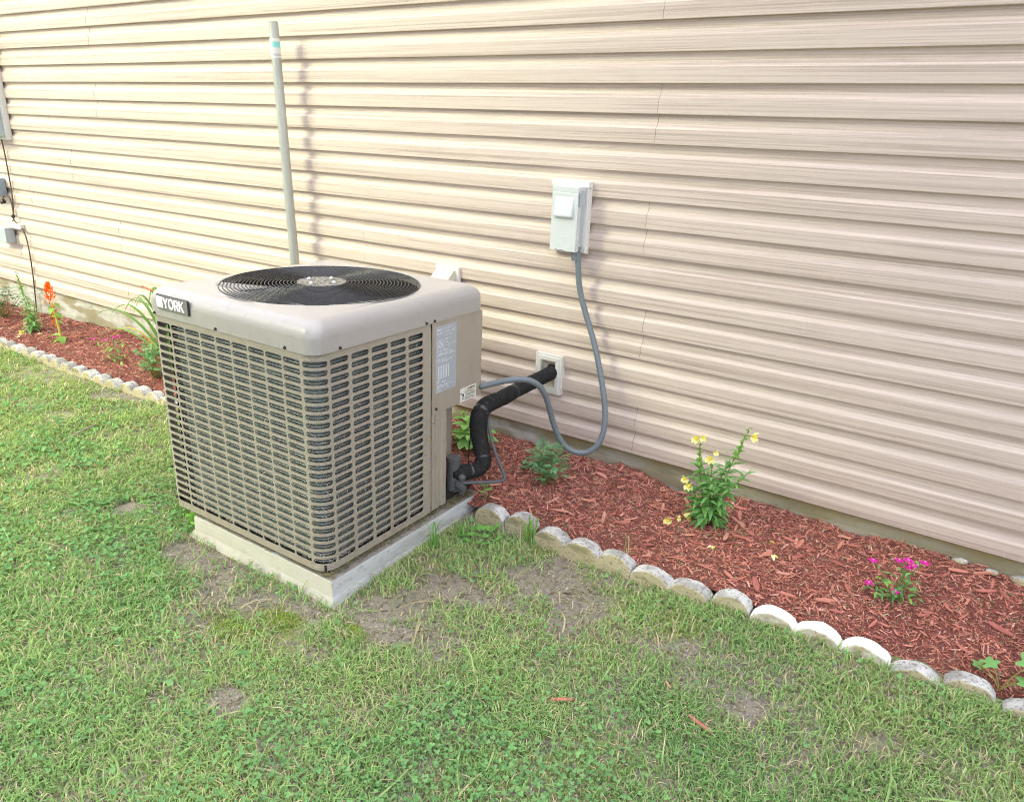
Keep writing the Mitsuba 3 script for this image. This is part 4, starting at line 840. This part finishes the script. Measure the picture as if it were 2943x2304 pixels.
x, y = -3.93, -1.17; tw = tube([(x - 0.05, y + 0.10, -0.21), (x - 0.01, y + 0.02, -0.20), (x + 0.02, y - 0.06, -0.205), (x + 0.04, y - 0.12, -0.21)], [0.0035, 0.004, 0.004, 0.003], 6)
one('dry_twig', tw, 'mat_vcolor', 'dry grey twig lying on the grass left of the air conditioner', 'twig', color=np.tile([0.34, 0.28, 0.22], (len(tw.vertices), 1)))

# ---------------------------------------------------------------- grass and clover
BARE = [(-1.98, -1.64, 0.16, 0.10, 0.14, -0.09), (-2.36, -1.54, 0.14, 0.06, 0.16, -0.09), (-1.81, -1.56, 0.10, 0.06, 0.08, -0.06), (-1.60, -1.32, 0.17, 0.10, 0.08, -0.10), (-1.46, -1.07, 0.17, 0.11, 0.09, -0.14),
        (-1.12, -0.90, 0.22, 0.10, 0.09, -0.18), (-0.64, -0.95, 0.09, 0.06, 0.03, -0.09), (-0.34, -1.11, 0.08, 0.05, 0.02, -0.07), (-5.00, -0.68, 0.35, 0.15, 0.20, -0.14), (-3.00, -1.47, 0.05, 0.035, 0.04, -0.03),
        (-1.67, -1.96, 0.05, 0.03, 0.05, -0.04), (-4.30, -0.70, 0.25, 0.10, 0.12, -0.08), (-0.02, -1.04, 0.07, 0.05, 0.01, -0.06),
        (-1.71, -1.66, 0.08, 0.06, 0.07, -0.05), (-4.31, -1.09, 0.07, 0.05, 0.07, -0.04), (-1.50, -1.45, 0.15, 0.09, 0.07, -0.07)]
def bareness(x, y):
    b = np.zeros_like(x)
    wob = (meshkit.fbm(np.stack([x * 9, y * 9, x * 0], -1), 4, 21) - 0.5) * 2.2
    for cx, cy, ax, ay, bx_, by_ in BARE:
        det = ax * by_ - ay * bx_; u = ((x - cx) * by_ - (y - cy) * bx_) / det; w = (ax * (y - cy) - ay * (x - cx)) / det
        b = np.maximum(b, np.clip(1.55 - np.hypot(u, w) + wob, 0, 1))
    return b
def lawn_points(n, seed, keep):
    r = np.random.default_rng(seed); x = r.uniform(-8.4, 1.9, n); y = r.uniform(-3.4, -0.665, n)
    d = np.sqrt((x - CAM[0]) ** 2 + (y - CAM[1]) ** 2 + 2.6)
    vis = ((np.stack([x, y], 1) - CAM[:2]) @ np.array([-0.5429, 0.8398])) > 0.35
    on_pad = (x > -2.60) & (x < -1.738) & (y > -1.45)
    ok = vis & ~on_pad & (r.random(n) < np.clip((2.4 / d) ** 1.15, 0, 1)) & (r.random(n) < keep(x, y)); return x[ok], y[ok], d[ok], r
def clump(x, y): return meshkit.fbm(np.stack([x * 5.5, y * 5.5, x * 0], -1), 3, 61)
def dens_grass(x, y): return np.clip(0.34 + 1.7 * (clump(x, y) - 0.25), 0.25, 1) * (1 - 0.97 * bareness(x, y))
x, y, d, r = lawn_points(1150000, 1, dens_grass); n = len(x); z = ground_z(x, y)
a = r.uniform(0, 2 * PI, n); h = (0.010 + 0.026 * r.random(n) ** 1.5) * (0.55 + 0.9 * clump(x + 3, y)); long_ = r.random(n) < 0.006; h = np.where(long_, h * 2.2, h)
lean = h * r.uniform(0.3, 1.7, n); w = 0.0012 + 0.0015 * r.random(n); w *= np.clip(d / 2.6, 0.9, 1.7)
dx, dy = np.cos(a), np.sin(a); px, py = -dy, dx
p0 = np.stack([x, y, z - 0.004], 1); pm = np.stack([x + dx * lean * 0.35, y + dy * lean * 0.35, z + h * 0.68], 1); pt = np.stack([x + dx * lean, y + dy * lean, z + h * np.where(lean > h * 1.3, 0.75, 1.0)], 1)
sd = np.stack([px * w, py * w, 0 * w], 1)
V = np.stack([p0 - sd, p0 + sd, pm - sd * 0.8, pm + sd * 0.8, pt], 1)
F = np.array([[0, 1, 3], [0, 3, 2], [2, 3, 4]])
hue = np.clip(meshkit.fbm(np.stack([x * 2.2, y * 2.2, x * 0], -1), 3, 71) + r.normal(0, 0.16, n), 0, 1)[:, None]
leftish = np.clip((-1.8 - x) / 3.5, 0, 1)[:, None]
C = np.array([0.205, 0.41, 0.14]) * (1 - hue) + np.array([0.47, 0.60, 0.23]) * hue
C = C * (1 - 0.35 * leftish) + np.array([0.46, 0.52, 0.15]) * 0.35 * leftish
dry = (r.random(n) < 0.17 + 0.25 * bareness(x, y) + 0.12 * (clump(x, y) < 0.42))[:, None]
C = np.where(dry, np.array([0.60, 0.52, 0.34]) * r.uniform(0.7, 1.2, (n, 1)), C) * r.uniform(0.75, 1.25, (n, 1))
gv, gf, gc = V.reshape(-1, 3), (F[None] + 5 * np.arange(n)[:, None, None]).reshape(-1, 3), np.repeat(C, 5, 0)
# dead blades and bits lying flat on the soil
x, y, d, r = lawn_points(170000, 8, lambda x, y: 0.35 + 0.5 * bareness(x, y)); n2 = len(x); z = ground_z(x, y) + 0.001 + 0.004 * r.random(n2); a = r.uniform(0, 2 * PI, n2); L = 0.004 + 0.026 * r.random(n2) ** 2.0
D = np.stack([np.cos(a), np.sin(a), r.normal(0, 0.16, n2)], 1) * L[:, None] * 0.5; S = np.stack([-np.sin(a), np.cos(a), a * 0], 1) * (0.0007 + 0.0012 * r.random(n2))[:, None]; p = np.stack([x, y, z], 1)
tone = r.random((n2, 1)); C2 = np.where(tone < 0.4, [[0.46, 0.39, 0.27]], np.where(tone < 0.75, [[0.16, 0.125, 0.09]], [[0.30, 0.30, 0.14]])) * r.uniform(0.7, 1.25, (n2, 1))
gf = np.vstack([gf, (np.array([[0, 1, 2], [0, 2, 3]])[None] + 4 * np.arange(n2)[:, None, None]).reshape(-1, 3) + len(gv)]); gv = np.vstack([gv, np.stack([p - D - S, p + D - S, p + D + S, p - D + S], 1).reshape(-1, 3)]); gc = np.vstack([gc, np.repeat(C2, 4, 0)])
r = np.random.default_rng(23)
mx, my = [], []
for cx, cy, sx, sy, k in [(-1.84, -1.60, 0.055, 0.035, 2600), (-1.60, -1.51, 0.05, 0.03, 2200), (-1.92, -1.72, 0.09, 0.05, 2600), (-0.68, -0.83, 0.09, 0.06, 2200), (-1.38, -0.71, 0.06, 0.03, 1500), (-4.75, -0.78, 0.16, 0.07, 1800)]:
    mx.append(cx + sx * r.normal(0, 0.75, k)); my.append(cy + sy * r.normal(0, 0.75, k))
mx, my = np.concatenate(mx), np.concatenate(my); ok = (my < -0.68) & ~((mx > -2.60) & (mx < -1.738) & (my > -1.45)); mx, my = mx[ok], my[ok]; n3 = len(mx); mzz = ground_z(mx, my); a = r.uniform(0, 2 * PI, n3); hh = r.uniform(0.003, 0.010, n3); ww = r.uniform(0.0012, 0.0024, n3)
p = np.stack([mx, my, mzz], 1); S = np.stack([-np.sin(a) * ww, np.cos(a) * ww, a * 0], 1); Tp = np.stack([np.cos(a) * hh, np.sin(a) * hh, hh], 1)
C3 = np.array([0.34, 0.45, 0.10]) * r.uniform(0.7, 1.25, (n3, 1)); gf = np.vstack([gf, np.arange(3 * n3).reshape(-1, 3) + len(gv)]); gv = np.vstack([gv, np.stack([p - S, p + S, p + Tp], 1).reshape(-1, 3)]); gc = np.vstack([gc, np.repeat(C3, 3, 0)])
for k in range(110):
    x0, y0 = r.uniform(-3.6, 0.6), r.uniform(-2.35, -0.95)
    if -2.65 < x0 < -1.65 and y0 > -1.55: continue
    a0 = r.uniform(0, 2 * PI); L = r.uniform(0.07, 0.22); m = 8; t = np.linspace(0, 1, m); bend = r.normal(0, 0.5); xx = x0 + np.cumsum(np.cos(a0 + bend * t)) * L / m; yy = y0 + np.cumsum(np.sin(a0 + bend * t)) * L / m
    zz_ = ground_z(xx, yy) + 0.016 + 0.012 * np.sin(PI * t) * r.random(); w_ = (0.0016 + 0.0016 * r.random()) * (1 - t ** 4) + 0.0003; nx_, ny_ = -math.sin(a0), math.cos(a0)
    Vb = np.stack([np.stack([xx + nx_ * w_, yy + ny_ * w_, zz_], 1), np.stack([xx - nx_ * w_, yy - ny_ * w_, zz_], 1)], 1).reshape(-1, 3); Fb = []
    for q in range(m - 1): Fb += [[2 * q, 2 * q + 1, 2 * q + 3], [2 * q, 2 * q + 3, 2 * q + 2]]
    gf = np.vstack([gf, np.array(Fb) + len(gv)]); gv = np.vstack([gv, Vb]); gc = np.vstack([gc, np.tile((np.array([0.36, 0.52, 0.20]) if r.random() < 0.7 else np.array([0.55, 0.50, 0.30])) * r.uniform(0.8, 1.1), (2 * m, 1))])
x, y, d, r = lawn_points(60000, 12, lambda x, y: 0.08 + 0.55 * bareness(x, y)); n4 = len(x); z = ground_z(x, y); sz = (0.0012 + 0.0045 * r.random(n4) ** 3.0)[:, None]
O = np.array([[1, 0, 0], [-1, 0, 0], [0, 1, 0], [0, -1, 0], [0, 0, 0.8], [0, 0, -0.5]]); rot = r.uniform(0.6, 1.3, (n4, 6, 3)); V4 = np.stack([x, y, z], 1)[:, None] + O[None] * rot * sz[:, None]
F4 = np.array([[0, 2, 4], [2, 1, 4], [1, 3, 4], [3, 0, 4], [2, 0, 5], [1, 2, 5], [3, 1, 5], [0, 3, 5]]); C4 = np.where(r.random((n4, 1)) < 0.12, [[0.42, 0.40, 0.36]], [[0.19, 0.165, 0.138]]) * r.uniform(0.6, 1.3, (n4, 1))
obj('soil_crumbs', (V4.reshape(-1, 3), (F4[None] + 6 * np.arange(n4)[:, None, None]).reshape(-1, 3)), 'mat_vcolor', color=np.repeat(C4, 6, 0)); labels['soil_crumbs'] = {'label': 'small crumbs of soil and grit on the bare patches of the lawn', 'category': 'soil', 'kind': 'stuff'}
obj('grass', (gv, gf), 'mat_leaf', color=gc); labels['grass'] = {'label': 'short patchy lawn grass in front of the flower bed', 'category': 'grass', 'kind': 'stuff'}
def dens_clover(x, y): return np.clip((meshkit.fbm(np.stack([x * 3.0, y * 3.0, x * 0], -1), 3, 81) - 0.36) * 2.6, 0.05, 0.85) * (1 - bareness(x, y)) * np.clip((-y - 0.6) * 1.2, 0.25, 1)
x, y, d, r = lawn_points(150000, 2, dens_clover); n = len(x); z = ground_z(x, y) + 0.012 + 0.022 * r.random(n)
R = (0.0026 + 0.0030 * r.random(n) ** 1.5) * np.clip(d / 2.8, 0.95, 1.5); yaw = r.uniform(0, 2 * PI, n); tx, ty = r.normal(0, 0.35, n), r.normal(0, 0.35, n)
VV, FF = [], []; ang = np.arange(7) * 2 * PI / 7
for q in range(3):
    ca = yaw + q * 2 * PI / 3; cxn, cyn = np.cos(ca) * R * 0.95, np.sin(ca) * R * 0.95
    ring = np.stack([cxn[:, None] + R[:, None] * np.cos(ang + 0) * 0.92, cyn[:, None] + R[:, None] * np.sin(ang) * 0.92], -1)
    pts = np.concatenate([np.stack([cxn, cyn], -1)[:, None], ring], 1)
    zz = z[:, None] + pts[..., 0] * tx[:, None] + pts[..., 1] * ty[:, None] + 0.18 * np.hypot(pts[..., 0], pts[..., 1]); zz[:, 0] -= 0.0012
    VV.append(np.concatenate([x[:, None, None] + pts[..., :1], y[:, None, None] + pts[..., 1:2], zz[..., None]], -1))
V = np.stack(VV, 1); fan = np.array([[0, 1 + i, 1 + (i + 1) % 7] for i in range(7)])
F = (fan[None] + 8 * np.arange(3 * n)[:, None, None]).reshape(-1, 3)
mixc = r.random((n, 1)); C = (np.array([0.17, 0.36, 0.14]) * (1 - mixc) + np.array([0.27, 0.48, 0.19]) * mixc) * r.uniform(0.85, 1.15, (n, 1))
cv, cf, ccol = V.reshape(-1, 3), F, np.repeat(C, 24, 0)
wb = Bag()
x, y, d, r = lawn_points(1500, 3, lambda x, y: 0.20 * (1 - bareness(x, y)))
for i in range(len(x)):
    zz = float(ground_z(x[i], y[i])); s_ = r.uniform(0.5, 1.0)
    for q in range(r.integers(2, 6)):
        wb.leaf((x[i], y[i], zz + 0.012), r.uniform(0, 6.3), r.uniform(0.1, 0.8), 0.042 * s_ * r.uniform(0.7, 1.2), 0.016 * s_, np.array([0.16, 0.33, 0.125]) * r.uniform(0.8, 1.5), droop=0.7, seg=4, pw=1.0)
cv2, cf2, cc2 = np.vstack(wb.v), np.vstack(wb.f), np.vstack(wb.c)
obj('clover', (np.vstack([cv, cv2]), np.vstack([cf, cf2 + len(cv)])), 'mat_leaf', color=np.vstack([ccol, cc2])); labels['clover'] = {'label': 'clover and broad leaved weeds growing through the lawn', 'category': 'clover', 'kind': 'stuff'}
# dry clippings caught on the pad around the foot of the unit
r = np.random.default_rng(5); n = 2600
side = r.random(n) < 0.5; x = np.where(side, r.uniform(-2.56, -1.78, n), -1.80 + np.abs(r.normal(0, 0.014, n)) - 0.01); y = np.where(side, -1.42 - np.abs(r.normal(0, 0.006, n)) + 0.016, r.uniform(-1.41, -0.56, n))
ex = r.random(n) < 0.06; x = np.where(ex, r.uniform(-1.80, -1.77, n), x); y = np.where(ex, r.uniform(-0.75, -0.55, n), y)
z = np.full(n, -0.143) + 0.006 * r.random(n); a = r.uniform(0, 2 * PI, n); L = r.uniform(0.006, 0.03, n); ti = r.normal(0, 0.3, n)
D = np.stack([np.cos(a) * np.cos(ti), np.sin(a) * np.cos(ti), np.abs(np.sin(ti))], 1) * L[:, None]; S = np.stack([-np.sin(a), np.cos(a), 0 * a], 1) * r.uniform(0.0008, 0.002, n)[:, None]
p = np.stack([x, y, z], 1); V = np.stack([p - S, p + S, p + D], 1); C = np.array([[0.14, 0.11, 0.06], [0.10, 0.08, 0.05], [0.30, 0.24, 0.13], [0.12, 0.16, 0.06]])[r.integers(0, 4, n)]
obj('grass_clippings', (V.reshape(-1, 3), np.arange(3 * n).reshape(-1, 3)), 'mat_vcolor', color=np.repeat(C, 3, 0)); labels['grass_clippings'] = {'label': 'dry brown clippings caught on the pad around the foot of the air conditioner', 'category': 'grass clippings', 'kind': 'stuff'}
# ---------------------------------------------------------------- the leafy tree out on the lawn that keeps the sun off the right half of the wall
tree = thing('shade_tree', 'leafy tree out on the lawn, outside the photo, shading the right half of the wall', 'tree')
TC = np.array([-3.55, -8.14, 6.8])
obj('trunk', tube(spline([(-3.2, -8.5, -0.5), (-3.25, -8.45, 1.4), (-3.4, -8.3, 3.6), (-3.55, -8.2, 6.8), (-3.5, -8.1, 9.0)], 24), np.linspace(0.24, 0.05, 24), 12), 'mat_cord', tree, smooth=True)
r = np.random.default_rng(17)
for k in range(9):
    a = k * 2.4; z0 = 3.8 + 0.40 * k; e = TC + np.array([2.6 * math.cos(a), 2.6 * math.sin(a), -0.4 + 0.32 * k - 1.0]); b_ = np.array([-3.4 - 0.015 * k, -8.3, z0])
    obj('limb', tube(spline([b_, (b_ + e) / 2 + [0, 0, 0.25], e], 10), np.linspace(0.08, 0.015, 10), 7), 'mat_cord', tree, smooth=True)
n = 26000; dirs = r.normal(size=(n, 3)); dirs /= np.linalg.norm(dirs, axis=1, keepdims=True); rad = r.random(n) ** (1 / 2.4)
P = TC + dirs * rad[:, None] * np.array([3.5, 3.5, 3.0]) * (0.8 + 0.45 * meshkit.fbm(dirs * 2.2, 3, 4))[:, None]
P = P[meshkit.fbm(P * 1.1, 2, 9) > 0.36]; n = len(P)
A_ = r.normal(size=(n, 3)); A_ /= np.linalg.norm(A_, axis=1, keepdims=True); B_ = np.cross(A_, r.normal(size=(n, 3))); B_ /= np.linalg.norm(B_, axis=1, keepdims=True)
L_ = r.uniform(0.07, 0.12, n)[:, None]; V = np.stack([P - A_ * L_, P + B_ * L_ * 0.55, P + A_ * L_, P - B_ * L_ * 0.55], 1).reshape(-1, 3); q = 4 * np.arange(n)
cr = obj('crown', (V, np.vstack([np.stack([q, q + 1, q + 2], 1), np.stack([q, q + 2, q + 3], 1)])), 'mat_leaf', tree, color=np.repeat(np.array([0.07, 0.13, 0.035]) * r.uniform(0.7, 1.3, (n, 1)), 4, 0)); labels[cr] = {'kind': 'stuff', 'label': 'loose green crown of leaves'}
